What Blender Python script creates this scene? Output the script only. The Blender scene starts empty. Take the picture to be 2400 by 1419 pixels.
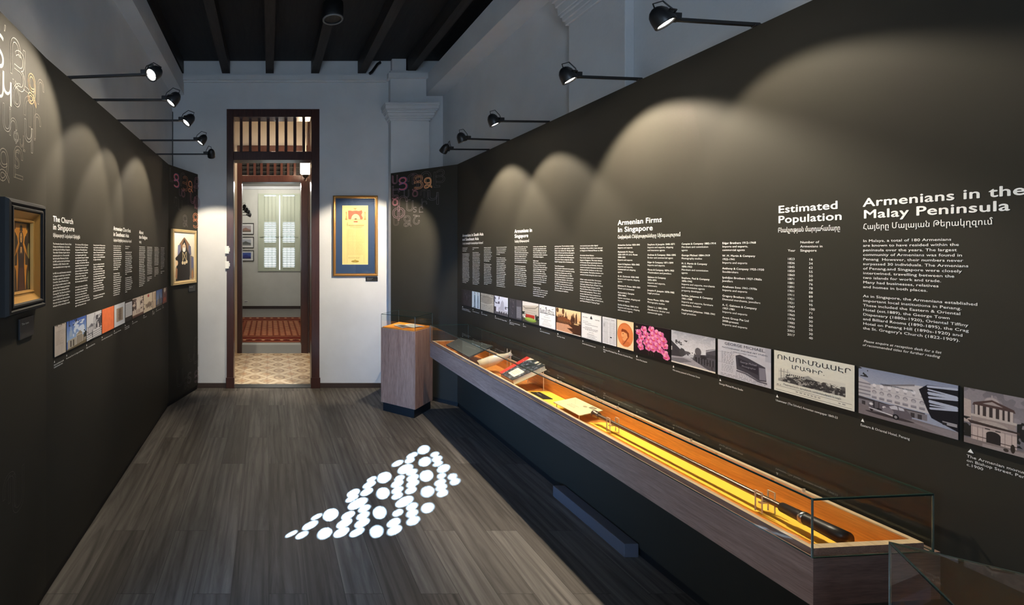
import bpy, bmesh, math, random
import numpy as np
from mathutils import Vector, Matrix

random.seed(7)
RNG = np.random.default_rng(11)
SC = bpy.context.scene
COL = SC.collection
PI = math.pi

# ------------------------------------------------------------------ camera, world, sun, exposure
F, CX, CY, H = 1030.0, 630.0, 590.0, 1.55          # focal length and principal point in 2400x1419 pixels, eye height
cam_d = bpy.data.cameras.new('camera')
cam = bpy.data.objects.new('camera', cam_d)
COL.objects.link(cam)
cam.location = (0, 0, H)
cam.rotation_euler = (PI / 2, 0, 0)
cam_d.sensor_width = 36.0
cam_d.lens = 36.0 * F / 2400.0
cam_d.shift_x = (1200 - CX) / 2400.0
cam_d.shift_y = -(709.5 - CY) / 2400.0
cam_d.clip_start = 0.02
SC.camera = cam

SC.view_settings.view_transform = 'Standard'
SC.view_settings.look = 'None'
SC.view_settings.gamma = 1.0
SC.view_settings.exposure = 0.0
SC.view_settings.use_curve_mapping = False
SC.cycles.transparent_max_bounces = 24
SC.cycles.max_bounces = 10
SC.cycles.sample_clamp_indirect = 60.0

SKY = 2.3
world = bpy.data.worlds.new('sky')
SC.world = world
world.use_nodes = True
wb = world.node_tree.nodes['Background']
wb.inputs['Color'].default_value = (0.80, 0.91, 1.0, 1)
wb.inputs['Strength'].default_value = SKY

SUN_AZ = Vector((0.66, 0.7513))                     # horizontal travel direction of the sunlight
SUN_TAN = math.tan(math.radians(40))
sun_d = bpy.data.lights.new('sun', 'SUN')
sun_d.energy = 480.0
sun_d.angle = math.radians(0.42)
sun_d.color = (0.44, 0.69, 1.0)
sun = bpy.data.objects.new('sun', sun_d)
COL.objects.link(sun)
sun.location = (-6, -6, 8)
sun.rotation_euler = Vector((SUN_AZ.x, SUN_AZ.y, -SUN_TAN)).to_track_quat('-Z', 'Y').to_euler()


def portal(name, loc, direction, w, h):
    d = bpy.data.lights.new(name, 'AREA')
    d.shape = 'RECTANGLE'
    d.size, d.size_y = w, h
    d.cycles.is_portal = True
    o = bpy.data.objects.new(name, d)
    COL.objects.link(o)
    o.location = loc
    o.rotation_euler = Vector(direction).to_track_quat('-Z', 'Z').to_euler()


day = bpy.data.lights.new('rear_fill_light', 'AREA')     # added cool fill light, set behind a made-up rear window
day.shape, day.size, day.size_y = 'RECTANGLE', 1.2, 1.7
day.energy, day.color = 60.0, (0.58, 0.76, 1.0)
day_o = bpy.data.objects.new('rear_fill_light', day)
COL.objects.link(day_o)
day_o.location = (-0.35, -1.72, 1.75)
day_o.rotation_euler = Vector((0, 1, 0)).to_track_quat('-Z', 'Z').to_euler()
portal('far_daylight_portal', (0.2525, 11.05, 2.02), (0, -1, 0), 1.0, 1.9)

low = bpy.data.lights.new('low_blue_fill', 'AREA')    # added blue fill at a made-up low opening, left and out of view
low.shape, low.size, low.size_y = 'RECTANGLE', 0.9, 1.0
low.energy, low.color, low.spread = 12.0, (0.15, 0.44, 1.0), math.radians(44)
low_o = bpy.data.objects.new('low_blue_fill', low)
COL.objects.link(low_o)
low_o.location = (-1.22, 0.58, 0.60)
low_o.rotation_euler = Vector((2.95, 3.25, -0.25)).to_track_quat('-Z', 'Z').to_euler()

# brightness of the lamps (watts)
P_SPOT_R, P_SPOT_L, P_PASSAGE, P_FAR, P_LANTERN, P_SPILL = 130.0, 66.0, 30.0, 60.0, 14.0, 1.0
WARM = (1.0, 0.86, 0.66)

# ------------------------------------------------------------------ mesh helpers


def lin(c):
    c = np.asarray(c, float) / 255.0
    return np.where(c <= 0.04045, c / 12.92, ((c + 0.055) / 1.055) ** 2.4)


class MB:
    """collects shapes in world coordinates, then links them as one mesh object"""

    def __init__(self):
        self.v, self.f, self.m, self.s = [], [], [], []

    def add(self, verts, faces, mi=0, smooth=False):
        k = len(self.v)
        self.v += [tuple(p) for p in verts]
        for f in faces:
            self.f.append([i + k for i in f])
            self.m.append(mi)
            self.s.append(smooth)
        return self

    def box(self, x0, x1, y0, y1, z0, z1, mi=0):
        return self.obox((0, 0, 0), (1, 0, 0), (0, 1, 0), (0, 0, 1), x0, x1, y0, y1, z0, z1, mi)

    def obox(self, o, a, b, c, a0, a1, b0, b1, c0, c1, mi=0):
        o, a, b, c = Vector(o), Vector(a), Vector(b), Vector(c)
        if a.cross(b).dot(c) < 0:
            a0, a1, a = -a1, -a0, -a
        P = [o + a * x + b * y + c * z for z in (c0, c1) for y in (b0, b1) for x in (a0, a1)]
        return self.add(P, [(0, 2, 3, 1), (4, 5, 7, 6), (0, 1, 5, 4), (2, 6, 7, 3), (0, 4, 6, 2), (1, 3, 7, 5)], mi)

    def prism(self, poly, z0, z1, mi=0):
        n = len(poly)
        P = [(x, y, z0) for x, y in poly] + [(x, y, z1) for x, y in poly]
        fs = [tuple(range(n - 1, -1, -1)), tuple(range(n, 2 * n))]
        fs += [(i, (i + 1) % n, n + (i + 1) % n, n + i) for i in range(n)]
        return self.add(P, fs, mi)

    def tube(self, pts, r, n=10, mi=0, caps=True):
        pts = [Vector(p) for p in pts]
        rs = r if isinstance(r, (list, tuple)) else [r] * len(pts)
        rings, up = [], None
        for i, p in enumerate(pts):
            t = (pts[min(i + 1, len(pts) - 1)] - pts[max(i - 1, 0)]).normalized()
            if up is None:
                up = t.orthogonal().normalized()
            up = (up - t * up.dot(t)).normalized()
            w = t.cross(up)
            rings.append([p + (up * math.cos(2 * PI * k / n) + w * math.sin(2 * PI * k / n)) * rs[i] for k in range(n)])
        V = [p for ring in rings for p in ring]
        fs = []
        for i in range(len(pts) - 1):
            for k in range(n):
                fs.append((i * n + k, i * n + (k + 1) % n, (i + 1) * n + (k + 1) % n, (i + 1) * n + k))
        self.add(V, fs, mi, True)
        if caps:
            self.add(rings[0], [tuple(range(n - 1, -1, -1))], mi)
            self.add(rings[-1], [tuple(range(n))], mi)
        return self

    def lathe(self, o, axis, prof, n=24, mi=0):
        """prof: (distance along the axis, radius)"""
        o, a = Vector(o), Vector(axis).normalized()
        e = a.orthogonal().normalized()
        w = a.cross(e)
        V = [o + a * t + (e * math.cos(2 * PI * k / n) + w * math.sin(2 * PI * k / n)) * max(r, 1e-5) for t, r in prof for k in range(n)]
        fs = []
        for i in range(len(prof) - 1):
            for k in range(n):
                fs.append((i * n + k, i * n + (k + 1) % n, (i + 1) * n + (k + 1) % n, (i + 1) * n + k))
        return self.add(V, fs, mi, True)

    def build(self, name, mats, parent=None, bevel=0, origin=None):
        me = bpy.data.meshes.new(name)
        a = np.array(self.v, float)
        lo, hi = a.min(0), a.max(0)
        org = np.array(origin if origin is not None else ((lo[0] + hi[0]) / 2, (lo[1] + hi[1]) / 2, lo[2]))
        me.from_pydata((a - org).tolist(), [], self.f)
        for mt in (mats if isinstance(mats, (list, tuple)) else [mats]):
            me.materials.append(mt)
        me.polygons.foreach_set('material_index', self.m)
        me.polygons.foreach_set('use_smooth', self.s)
        me.update()
        return link(name, me, org, parent, bevel)


def world_loc(o):
    p = Vector(o.location)
    while o.parent:
        o = o.parent
        p += o.location
    return p


def link(name, data, org, parent=None, bevel=0):
    o = bpy.data.objects.new(name, data)
    COL.objects.link(o)
    if parent:
        o.parent = parent
        o.location = Vector(org) - world_loc(parent)
    else:
        o.location = Vector(org)
    if bevel:
        b = o.modifiers.new('soft_edges', 'BEVEL')
        b.width, b.segments, b.limit_method = bevel, 2, 'ANGLE'
    return o


def tag(o, label=None, cat=None, group=None, kind=None):
    for k, v in (('label', label), ('category', cat), ('group', group), ('kind', kind)):
        if v:
            o[k] = v
    return o


def empty(name, loc, label=None, cat=None, group=None, kind=None):
    o = bpy.data.objects.new(name, None)
    COL.objects.link(o)
    o.empty_display_size = 0.05
    o.location = loc
    return tag(o, label, cat, group, kind)


def struct(name, mb, mats, bevel=0):
    return tag(mb.build(name, mats, None, bevel), kind='structure')


# ------------------------------------------------------------------ materials


def mat(name, color=(0.5, 0.5, 0.5), rough=0.5, spec=0.5, metal=0.0, emit=None, strength=0.0):
    m = bpy.data.materials.new(name)
    m.use_nodes = True
    b = m.node_tree.nodes['Principled BSDF']
    b.inputs['Base Color'].default_value = (*color, 1)
    b.inputs['Roughness'].default_value = rough
    b.inputs['Specular IOR Level'].default_value = spec
    b.inputs['Metallic'].default_value = metal
    if emit:
        b.inputs['Emission Color'].default_value = (*emit, 1)
        b.inputs['Emission Strength'].default_value = strength
    return m


def nodes(m):
    nt = m.node_tree
    return nt, nt.nodes, nt.links, nt.nodes['Principled BSDF']


def coords(nt, scale=(1, 1, 1), rot=(0, 0, 0), space='position'):
    mp = nt.nodes.new('ShaderNodeMapping')
    mp.inputs['Scale'].default_value = scale
    mp.inputs['Rotation'].default_value = rot
    if space == 'position':
        g = nt.nodes.new('ShaderNodeNewGeometry')
        nt.links.new(g.outputs['Position'], mp.inputs['Vector'])
    else:
        g = nt.nodes.new('ShaderNodeTexCoord')
        nt.links.new(g.outputs['Object'], mp.inputs['Vector'])
    return mp.outputs['Vector']


def ramp(nt, src, stops):
    r = nt.nodes.new('ShaderNodeValToRGB')
    e = r.color_ramp.elements
    while len(e) < len(stops):
        e.new(0.5)
    for i, (p, c) in enumerate(stops):
        e[i].position = p
        e[i].color = (*c, 1)
    nt.links.new(src, r.inputs['Fac'])
    return r.outputs['Color']


def noise(nt, vec, scale, detail=4, rough=0.55, dist=0.0):
    n = nt.nodes.new('ShaderNodeTexNoise')
    n.inputs['Scale'].default_value = scale
    n.inputs['Detail'].default_value = detail
    n.inputs['Roughness'].default_value = rough
    n.inputs['Distortion'].default_value = dist
    nt.links.new(vec, n.inputs['Vector'])
    return n.outputs['Fac']


def bump(nt, b, height, strength, dist=0.01):
    n = nt.nodes.new('ShaderNodeBump')
    n.inputs['Strength'].default_value = strength
    n.inputs['Distance'].default_value = dist
    nt.links.new(height, n.inputs['Height'])
    nt.links.new(n.outputs['Normal'], b.inputs['Normal'])


def mixc(nt, fac, a, b, mode='MIX'):
    n = nt.nodes.new('ShaderNodeMix')
    n.data_type = 'RGBA'
    n.blend_type = mode
    for src, i in ((fac, 0), (a, 6), (b, 7)):
        if isinstance(src, (int, float)):
            n.inputs[i].default_value = src
        elif isinstance(src, tuple):
            n.inputs[i].default_value = (*src, 1)
        else:
            nt.links.new(src, n.inputs[i])
    return n.outputs[2]


def plaster(name, c, rough=0.85):
    m = mat(name, c, rough, 0.25)
    nt, N, L, b = nodes(m)
    v = coords(nt)
    f = noise(nt, v, 3.0, 5)
    L.new(ramp(nt, f, [(0.3, tuple(x * 0.94 for x in c)), (0.7, tuple(min(1, x * 1.04) for x in c))]), b.inputs['Base Color'])
    bump(nt, b, noise(nt, v, 60, 3), 0.08)
    return m


def wood(name, c0, c1, scale, rough=0.45, spec=0.4, grain=1.0, space='position'):
    """scale: stretch of the grain; a small number along the length of the grain"""
    m = mat(name, c0, rough, spec)
    nt, N, L, b = nodes(m)
    v = coords(nt, scale, space=space)
    f = noise(nt, v, 3.0, 8, 0.62, 0.8)
    fine = noise(nt, coords(nt, tuple(s * 5 for s in scale), space=space), 4.0, 3, 0.6)
    col = ramp(nt, f, [(0.32, c0), (0.68, c1)])
    dk = ramp(nt, fine, [(0.35, (0.72, 0.72, 0.72)), (0.6, (1, 1, 1))])
    L.new(mixc(nt, grain, col, dk, 'MULTIPLY'), b.inputs['Base Color'])
    bump(nt, b, fine, 0.06)
    return m


M = {}
M['wall'] = plaster('white_wall_paint', (0.60, 0.61, 0.62))
M['cream'] = plaster('cream_wall_paint', (0.66, 0.58, 0.48))
M['far_wall'] = plaster('pale_wall_paint', (0.62, 0.62, 0.57))
M['black_wood'] = wood('black_stained_boards', (0.010, 0.010, 0.011), (0.022, 0.021, 0.021), (9, 0.7, 9), 0.6, 0.3)
M['joist'] = wood('dark_stained_joist', (0.016, 0.014, 0.013), (0.036, 0.031, 0.028), (9, 0.7, 9), 0.55, 0.35)
M['door_wood'] = wood('dark_red_brown_painted_wood', (0.040, 0.014, 0.010), (0.070, 0.025, 0.017), (14, 14, 0.8), 0.28, 0.5)
M['skirting'] = mat('dark_brown_skirting', (0.045, 0.028, 0.020), 0.45)
M['black'] = mat('black_satin', (0.009, 0.009, 0.0095), 0.55, 0.3)
M['black_metal'] = mat('black_painted_metal', (0.012, 0.012, 0.013), 0.38, 0.5)
M['lamp_lens'] = mat('lit_lamp_lens', (1, 1, 1), 0.3, emit=(1.0, 0.95, 0.86), strength=40.0)
M['lens_off'] = mat('dark_lamp_lens', (0.05, 0.05, 0.05), 0.2)
M['white_plastic'] = mat('white_plastic', (0.75, 0.75, 0.73), 0.4)
M['lacquer'] = mat('dark_glossy_cable', (0.01, 0.01, 0.01), 0.3)
M['white_print'] = mat('white_vinyl_lettering', (0.86, 0.86, 0.84), 0.6, 0.12)
M['paper'] = mat('cream_paper', (0.72, 0.66, 0.48), 0.8)
M['case_wood'] = wood('grey_brown_laminate', (0.245, 0.146, 0.116), (0.385, 0.248, 0.203), (10, 0.9, 14), 0.5, 0.35)
M['case_end'] = wood('grey_brown_laminate_end', (0.16, 0.105, 0.09), (0.25, 0.175, 0.15), (0.9, 10, 14), 0.5, 0.35)
M['pedestal_wood'] = wood('grey_brown_laminate_upright', (0.280, 0.140, 0.092), (0.460, 0.262, 0.184), (12, 12, 0.8), 0.5, 0.35)
M['tray_wood'] = wood('orange_brown_veneer', (0.58, 0.200, 0.038), (0.80, 0.330, 0.070), (8, 0.7, 10), 0.45, 0.4, 0.8)
M['rim_wood'] = wood('pale_timber_rim', (0.50, 0.36, 0.22), (0.66, 0.50, 0.33), (10, 0.9, 10), 0.5, 0.35, 0.6)
M['yellow'] = mat('yellow_card', (0.95, 0.58, 0.06), 0.6, 0.3)
M['orange'] = mat('orange_card', (0.85, 0.30, 0.035), 0.6, 0.3)
M['glass_edge'] = mat('green_glass_edge', (0.016, 0.042, 0.034), 0.12, 0.8)
M['edge_bright'] = mat('polished_glass_corner', (0.06, 0.09, 0.08), 0.08, 1.0)
M['silver'] = mat('silver_collar', (0.55, 0.53, 0.50), 0.25, 0.5, 1.0)
M['staff_metal'] = mat('worn_dark_metal_tube', (0.22, 0.17, 0.13), 0.3, 0.5, 0.9)
M['leather'] = mat('black_leather', (0.018, 0.015, 0.014), 0.35)
M['ceramic'] = mat('cream_glazed_stoneware', (0.66, 0.56, 0.38), 0.18, 0.6)
M['gold'] = mat('antique_gold_leaf', (0.52, 0.30, 0.085), 0.34, 0.5, 0.75)
M['pale_gold'] = mat('pale_gold_wood', (0.62, 0.45, 0.22), 0.38, 0.5, 0.35)
M['gilt'] = mat('bronze_gilt_moulding', (0.50, 0.25, 0.075), 0.28, 0.5, 0.7)
M['green_paint'] = mat('pale_green_window_paint', (0.50, 0.54, 0.42), 0.5)
M['steel'] = mat('grey_painted_step', (0.30, 0.33, 0.34), 0.5)
M['grey_floor'] = plaster('grey_screed_floor', (0.20, 0.19, 0.18), 0.5)
M['lantern'] = mat('lit_white_glass_shade', (1, 1, 1), 0.4, emit=(1.0, 0.80, 0.58), strength=9.0)
M['ceil_lamp'] = mat('lit_ceiling_diffuser', (1, 1, 1), 0.4, emit=(0.95, 0.97, 1.0), strength=3.0)


def panel_mat():
    m = mat('charcoal_printed_panel', (0.03, 0.028, 0.025), 0.6, 0.12)
    nt, N, L, b = nodes(m)
    f = noise(nt, coords(nt), 2.0, 3)
    L.new(ramp(nt, f, [(0.35, (0.0275, 0.0257, 0.0208)), (0.7, (0.031, 0.029, 0.0235))]), b.inputs['Base Color'])
    bump(nt, b, noise(nt, coords(nt), 350, 2), 0.05, 0.002)
    return m


M['panel'] = panel_mat()


def floor_mat():
    m = mat('grey_brown_plank_floor', (0.1, 0.09, 0.08), 0.5, 0.28)
    nt, N, L, b = nodes(m)
    g = nt.nodes.new('ShaderNodeNewGeometry')
    sep = nt.nodes.new('ShaderNodeSeparateXYZ')
    L.new(g.outputs['Position'], sep.inputs[0])
    cmb = nt.nodes.new('ShaderNodeCombineXYZ')
    L.new(sep.outputs['Y'], cmb.inputs[0])
    L.new(sep.outputs['X'], cmb.inputs[1])
    br = nt.nodes.new('ShaderNodeTexBrick')
    br.offset = 0.37
    for k, v in (('Scale', 1.0), ('Mortar Size', 0.0012), ('Brick Width', 1.22), ('Row Height', 0.172), ('Bias', 0.0), ('Mortar Smooth', 0.3)):
        br.inputs[k].default_value = v
    br.inputs['Color1'].default_value = (0, 0, 0, 1)
    br.inputs['Color2'].default_value = (1, 1, 1, 1)
    br.inputs['Mortar'].default_value = (0.5, 0.5, 0.5, 1)
    L.new(cmb.outputs[0], br.inputs['Vector'])
    base = ramp(nt, br.outputs['Color'], [(0.0, (0.068, 0.061, 0.055)), (0.5, (0.096, 0.088, 0.081)), (1.0, (0.128, 0.119, 0.111))])
    # shift the grain from plank to plank
    mul = nt.nodes.new('ShaderNodeVectorMath')
    mul.operation = 'MULTIPLY_ADD'
    L.new(br.outputs['Color'], mul.inputs[0])
    mul.inputs[1].default_value = (7, 13, 3)
    mp = nt.nodes.new('ShaderNodeMapping')
    mp.inputs['Scale'].default_value = (11, 0.75, 1)
    L.new(g.outputs['Position'], mp.inputs['Vector'])
    L.new(mp.outputs[0], mul.inputs[2])
    gr = noise(nt, mul.outputs[0], 1.5, 8, 0.64, 1.6)
    wv = nt.nodes.new('ShaderNodeTexWave')
    wv.inputs['Scale'].default_value = 0.55
    wv.inputs['Distortion'].default_value = 9.0
    wv.inputs['Detail'].default_value = 3
    L.new(mul.outputs[0], wv.inputs['Vector'])
    g1 = ramp(nt, gr, [(0.25, (0.42, 0.41, 0.40)), (0.5, (0.95, 0.94, 0.92)), (0.75, (1.55, 1.52, 1.49))])
    g2 = ramp(nt, wv.outputs['Fac'], [(0.0, (0.62, 0.61, 0.60)), (0.35, (1, 1, 1)), (1.0, (1.12, 1.11, 1.10))])
    c = mixc(nt, 1.0, base, g1, 'MULTIPLY')
    c = mixc(nt, 0.65, c, g2, 'MULTIPLY')
    seam = ramp(nt, br.outputs['Fac'], [(0.0, (1, 1, 1)), (1.0, (0.30, 0.30, 0.30))])
    c = mixc(nt, 1.0, c, seam, 'MULTIPLY')
    L.new(c, b.inputs['Base Color'])
    r = ramp(nt, gr, [(0.2, (0.58, 0.58, 0.58)), (0.8, (0.44, 0.44, 0.44))])
    L.new(r, b.inputs['Roughness'])
    bump(nt, b, gr, 0.12, 0.004)
    return m


M['floor'] = floor_mat()


def glass_mat(name, tint):
    """thin clear pane: a clear layer with a mirror-like sheen that grows at grazing angles"""
    m = bpy.data.materials.new(name)
    m.use_nodes = True
    nt = m.node_tree
    nt.nodes.clear()
    out = nt.nodes.new('ShaderNodeOutputMaterial')
    tr = nt.nodes.new('ShaderNodeBsdfTransparent')
    tr.inputs['Color'].default_value = (*tint, 1)
    gl = nt.nodes.new('ShaderNodeBsdfGlossy')
    gl.inputs['Roughness'].default_value = 0.0
    gl.inputs['Color'].default_value = (0.95, 1.0, 0.97, 1)
    g = nt.nodes.new('ShaderNodeNewGeometry')
    dot = nt.nodes.new('ShaderNodeVectorMath')
    dot.operation = 'DOT_PRODUCT'
    nt.links.new(g.outputs['Incoming'], dot.inputs[0])
    nt.links.new(g.outputs['Normal'], dot.inputs[1])

    def mth(op, a, b=None):
        n = nt.nodes.new('ShaderNodeMath')
        n.operation = op
        for i, s in enumerate((a, b)):
            if s is None:
                continue
            if isinstance(s, (int, float)):
                n.inputs[i].default_value = s
            else:
                nt.links.new(s, n.inputs[i])
        return n.outputs[0]
    c = mth('ABSOLUTE', dot.outputs['Value'])
    k = mth('POWER', mth('SUBTRACT', 1.0, c), 5.0)
    fac = mth('ADD', mth('MULTIPLY', k, 0.90), 0.038)
    mx = nt.nodes.new('ShaderNodeMixShader')
    nt.links.new(fac, mx.inputs[0])
    nt.links.new(tr.outputs[0], mx.inputs[1])
    nt.links.new(gl.outputs[0], mx.inputs[2])
    nt.links.new(mx.outputs[0], out.inputs['Surface'])
    return m


M['glass'] = glass_mat('clear_glass', (0.945, 0.965, 0.950))
M['acrylic'] = glass_mat('clear_acrylic', (0.94, 0.94, 0.93))
M['acrylic_edge'] = mat('bright_acrylic_edge', (0.75, 0.62, 0.45), 0.25, 0.6)


def print_mat(name, rough=0.5, spec=0.2):
    m = mat(name, (1, 1, 1), rough, spec)
    nt, N, L, b = nodes(m)
    a = nt.nodes.new('ShaderNodeVertexColor')
    a.layer_name = 'ink'
    L.new(a.outputs['Color'], b.inputs['Base Color'])
    return m


M['print'] = print_mat('printed_picture', 0.5)
M['canvas'] = print_mat('painted_canvas', 0.38, 0.4)
M['textile'] = print_mat('woven_textile', 0.95, 0.1)
M['tiles'] = print_mat('patterned_cement_tiles', 0.35, 0.4)

# ------------------------------------------------------------------ lettering
from mathutils.geometry import delaunay_2d_cdt
_GLY, _ADV = {}, {}


def outline(s, res):
    """outline points and directed edges of a string in the built-in font, at size 1"""
    cu = bpy.data.curves.new('lettering', 'FONT')
    cu.body, cu.size, cu.resolution_u = s, 1.0, res
    cu.fill_mode = 'NONE'
    o = bpy.data.objects.new('lettering', cu)
    COL.objects.link(o)
    me = bpy.data.meshes.new_from_object(o.evaluated_get(bpy.context.evaluated_depsgraph_get()))
    co = np.array([(v.co.x, v.co.y) for v in me.vertices]).reshape(-1, 2)
    ed = [tuple(e.vertices) for e in me.edges]
    bpy.data.objects.remove(o)
    bpy.data.curves.remove(cu)
    bpy.data.meshes.remove(me)
    return co, ed


def glyph(ch, res):
    if (ch, res) not in _GLY:
        co, ed = outline(ch, res)
        if not len(co):
            _GLY[ch, res] = (co, [])
        else:
            # walk each closed outline so that its edges keep one direction
            nb = {}
            for a_, b_ in ed:
                nb.setdefault(a_, []).append(b_)
                nb.setdefault(b_, []).append(a_)
            seen, de = set(), []
            for s in sorted(nb):
                if s in seen:
                    continue
                lp, p, c = [s], None, s
                while True:
                    seen.add(c)
                    nx = [q for q in nb[c] if q != p]
                    if p is None and c + 1 in nx:
                        nx = [c + 1]
                    if not nx or nx[0] == s or nx[0] in seen:
                        break
                    p, c = c, nx[0]
                    lp.append(c)
                de += [(lp[k], lp[(k + 1) % len(lp)]) for k in range(len(lp))]
            r = delaunay_2d_cdt([Vector(p) for p in co], de, [], 0, 1e-6, False)
            V = np.array([tuple(p) for p in r[0]])
            Fc = [tuple(f) for f in r[2]]
            A, B = co[[e[0] for e in de]], co[[e[1] for e in de]]
            keep = []
            for f in Fc:
                c = V[list(f)].mean(0)
                side = (B[:, 0] - A[:, 0]) * (c[1] - A[:, 1]) - (c[0] - A[:, 0]) * (B[:, 1] - A[:, 1])
                up = (A[:, 1] <= c[1]) & (B[:, 1] > c[1]) & (side > 0)
                dn = (A[:, 1] > c[1]) & (B[:, 1] <= c[1]) & (side < 0)
                if up.sum() != dn.sum():
                    t = [V[k] for k in f]
                    ar = sum(t[k][0] * t[(k + 1) % len(t)][1] - t[(k + 1) % len(t)][0] * t[k][1] for k in range(len(t)))
                    keep.append(f if ar > 0 else f[::-1])
            _GLY[ch, res] = (V, keep)
    return _GLY[ch, res]


def advance(ch):
    if ch not in _ADV:
        bar, _ = outline('|', 2)
        both, _ = outline(ch + '|', 2)
        _ADV[ch] = both[-len(bar):, 0].min() - bar[:, 0].min()
    return _ADV[ch]


def text_geo(s, bold=0.0, res=3):
    """filled lettering at size 1: points (x, y, layer) and faces; bold thickens the strokes by that amount"""
    V, Fc, x, n = [], [], 0.0, 0
    for ch in s:
        if ch != ' ':
            gv, gf = glyph(ch, res)
            if len(gv):
                V.append(gv + np.array((x, 0.0)))
                Fc += [tuple(k + n for k in f) for f in gf]
                n += len(gv)
        x += advance(ch) + bold * 0.8
    if not V:
        return np.zeros((0, 2)), []
    V = np.concatenate(V)
    if bold < 0.005:
        return V, Fc
    b = bold * 0.75
    out, fo = [], []
    for dx, dy in ((-b, 0), (b, 0), (0, b * 0.8), (0, -b * 0.8)) if bold > 0.016 else ((-b, 0), (b, 0)):
        fo += [tuple(k + len(out) * n for k in f) for f in Fc]
        out.append(V + np.array((dx, dy)))
    return np.concatenate(out), fo


class Frame:
    """a vertical surface: origin, reading direction, normal into the room"""

    def __init__(self, p0, p1):
        self.o = Vector((p0[0], p0[1], 0))
        d = Vector((p1[0] - p0[0], p1[1] - p0[1], 0))
        self.len = d.length
        self.u = d.normalized()
        self.n = self.u.cross(Vector((0, 0, 1)))

    def at(self, s, z, n=0.0):
        return self.o + self.u * s + Vector((0, 0, z)) + self.n * n

    def hit(self, px, py, n=0.0):
        d = Vector(((px - CX) / F, 1.0, (CY - py) / F))
        c = Vector((0, 0, H))
        t = ((self.o + self.n * n) - c).dot(self.n) / d.dot(self.n)
        p = c + d * t
        return (p - self.o).dot(self.u), p.z


def write(mb, fr, lines, lift=0.0005):
    """lines: (text, s, z, size, bold, width or None)"""
    for (t, s, z, size, bold, width) in lines:
        if not t:
            continue
        co, fs = text_geo(t, bold, 4 if size > 0.02 else 2)
        if not len(co):
            continue
        x = co[:, 0] * size
        y = co[:, 1] * size
        if width:
            x = x * (width / max(x.max(), 1e-6))
        nl = 1 if bold < 0.005 else (4 if bold > 0.016 else 2)
        m_ = len(x) // nl
        mb.add([fr.at(s + a, z + b, lift + 0.00006 * (k // m_)) for k, (a, b) in enumerate(zip(x, y))], fs)


# ------------------------------------------------------------------ small picture painter


class Pic:
    def __init__(self, w, h, bg, asp=None):
        self.w, self.h = w, h
        self.a = np.ones((2 * h, 2 * w, 3)) * lin(bg)       # painted at twice the size, then averaged
        self.U, self.V = np.meshgrid((np.arange(2 * w) + 0.5) / (2 * w), (np.arange(2 * h) + 0.5) / (2 * h))
        self.asp = asp or w / h
        self.words = []

    def out(self):
        return np.clip(self.a.reshape(self.h, 2, self.w, 2, 3).mean((1, 3)), 0, 1)

    def put(self, mask, c, al=1.0):
        c = lin(c)
        mk = (mask * al)[..., None] if mask.dtype != bool else (mask.astype(float) * al)[..., None]
        self.a = self.a * (1 - mk) + c * mk
        return self

    def rect(self, u0, v0, u1, v1, c, al=1.0):
        return self.put((self.U >= u0) & (self.U <= u1) & (self.V >= v0) & (self.V <= v1), c, al)

    def ell(self, cu, cv, ru, rv, c, al=1.0, soft=False):
        d = ((self.U - cu) / ru) ** 2 + ((self.V - cv) / rv) ** 2
        return self.put(np.clip(1.3 - d, 0, 1) if soft else d <= 1, c, al)

    def poly(self, pts, c, al=1.0):
        x, y = self.U, self.V
        ins = np.zeros_like(x, bool)
        n = len(pts)
        for i in range(n):
            (x0, y0), (x1, y1) = pts[i], pts[(i + 1) % n]
            if y0 == y1:
                continue
            cnd = ((y0 > y) != (y1 > y)) & (x < (x1 - x0) * (y - y0) / (y1 - y0) + x0)
            ins ^= cnd
        return self.put(ins, c, al)

    def line(self, u0, v0, u1, v1, wd, c, al=1.0):
        ax, ay = u0 * self.asp, v0
        dx, dy = (u1 - u0) * self.asp, v1 - v0
        t = np.clip(((self.U * self.asp - ax) * dx + (self.V - ay) * dy) / (dx * dx + dy * dy + 1e-9), 0, 1)
        d = np.hypot(self.U * self.asp - ax - t * dx, self.V - ay - t * dy)
        return self.put(d <= wd, c, al)

    def grad(self, v0, v1, c0, c1):
        t = np.clip((self.V - v0) / (v1 - v0), 0, 1)[..., None]
        g = lin(c0) * (1 - t) + lin(c1) * t
        mk = ((self.V >= v0) & (self.V <= v1))[..., None]
        self.a = np.where(mk, g, self.a)
        return self

    def field(self, n):
        k = max(2, n)
        g = RNG.random((k + 2, k + 2))
        x, y = self.U * k, self.V * k
        i, j = x.astype(int), y.astype(int)
        fx, fy = x - i, y - j
        return (g[j, i] * (1 - fx) + g[j, i + 1] * fx) * (1 - fy) + (g[j + 1, i] * (1 - fx) + g[j + 1, i + 1] * fx) * fy

    def blotch(self, n, thr, c, al=1.0, box=None):
        f = 0.6 * self.field(n) + 0.4 * self.field(n * 3)
        mk = f > thr
        if box:
            mk &= (self.U >= box[0]) & (self.V >= box[1]) & (self.U <= box[2]) & (self.V <= box[3])
        return self.put(mk, c, al)

    def grain(self, amp, n=40):
        self.a = self.a * (1 + amp * (self.field(n) - 0.5) * 2)[..., None]
        return self

    def rows(self, u0, v0, u1, v1, n, c, al=0.8, ragged=0.15, th=0.45):
        for i in range(n):
            y = v0 + (v1 - v0) * (i + 0.3) / n
            e = u1 - (u1 - u0) * ragged * RNG.random()
            x = u0
            while x < e:
                wd = (0.05 + 0.07 * RNG.random()) * max(0.4, (u1 - u0))
                self.rect(x, y, min(x + wd, e), y + th * (v1 - v0) / n, c, al)
                x += wd + 0.018
        return self

    def say(self, s, u, v, size, c, bold=0.02, width=None):
        """lettering on the print: left end u, baseline v, height as a share of the print's height, width as a share of its width"""
        self.words.append((s, u, v, size, c, bold, width))
        return self


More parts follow.
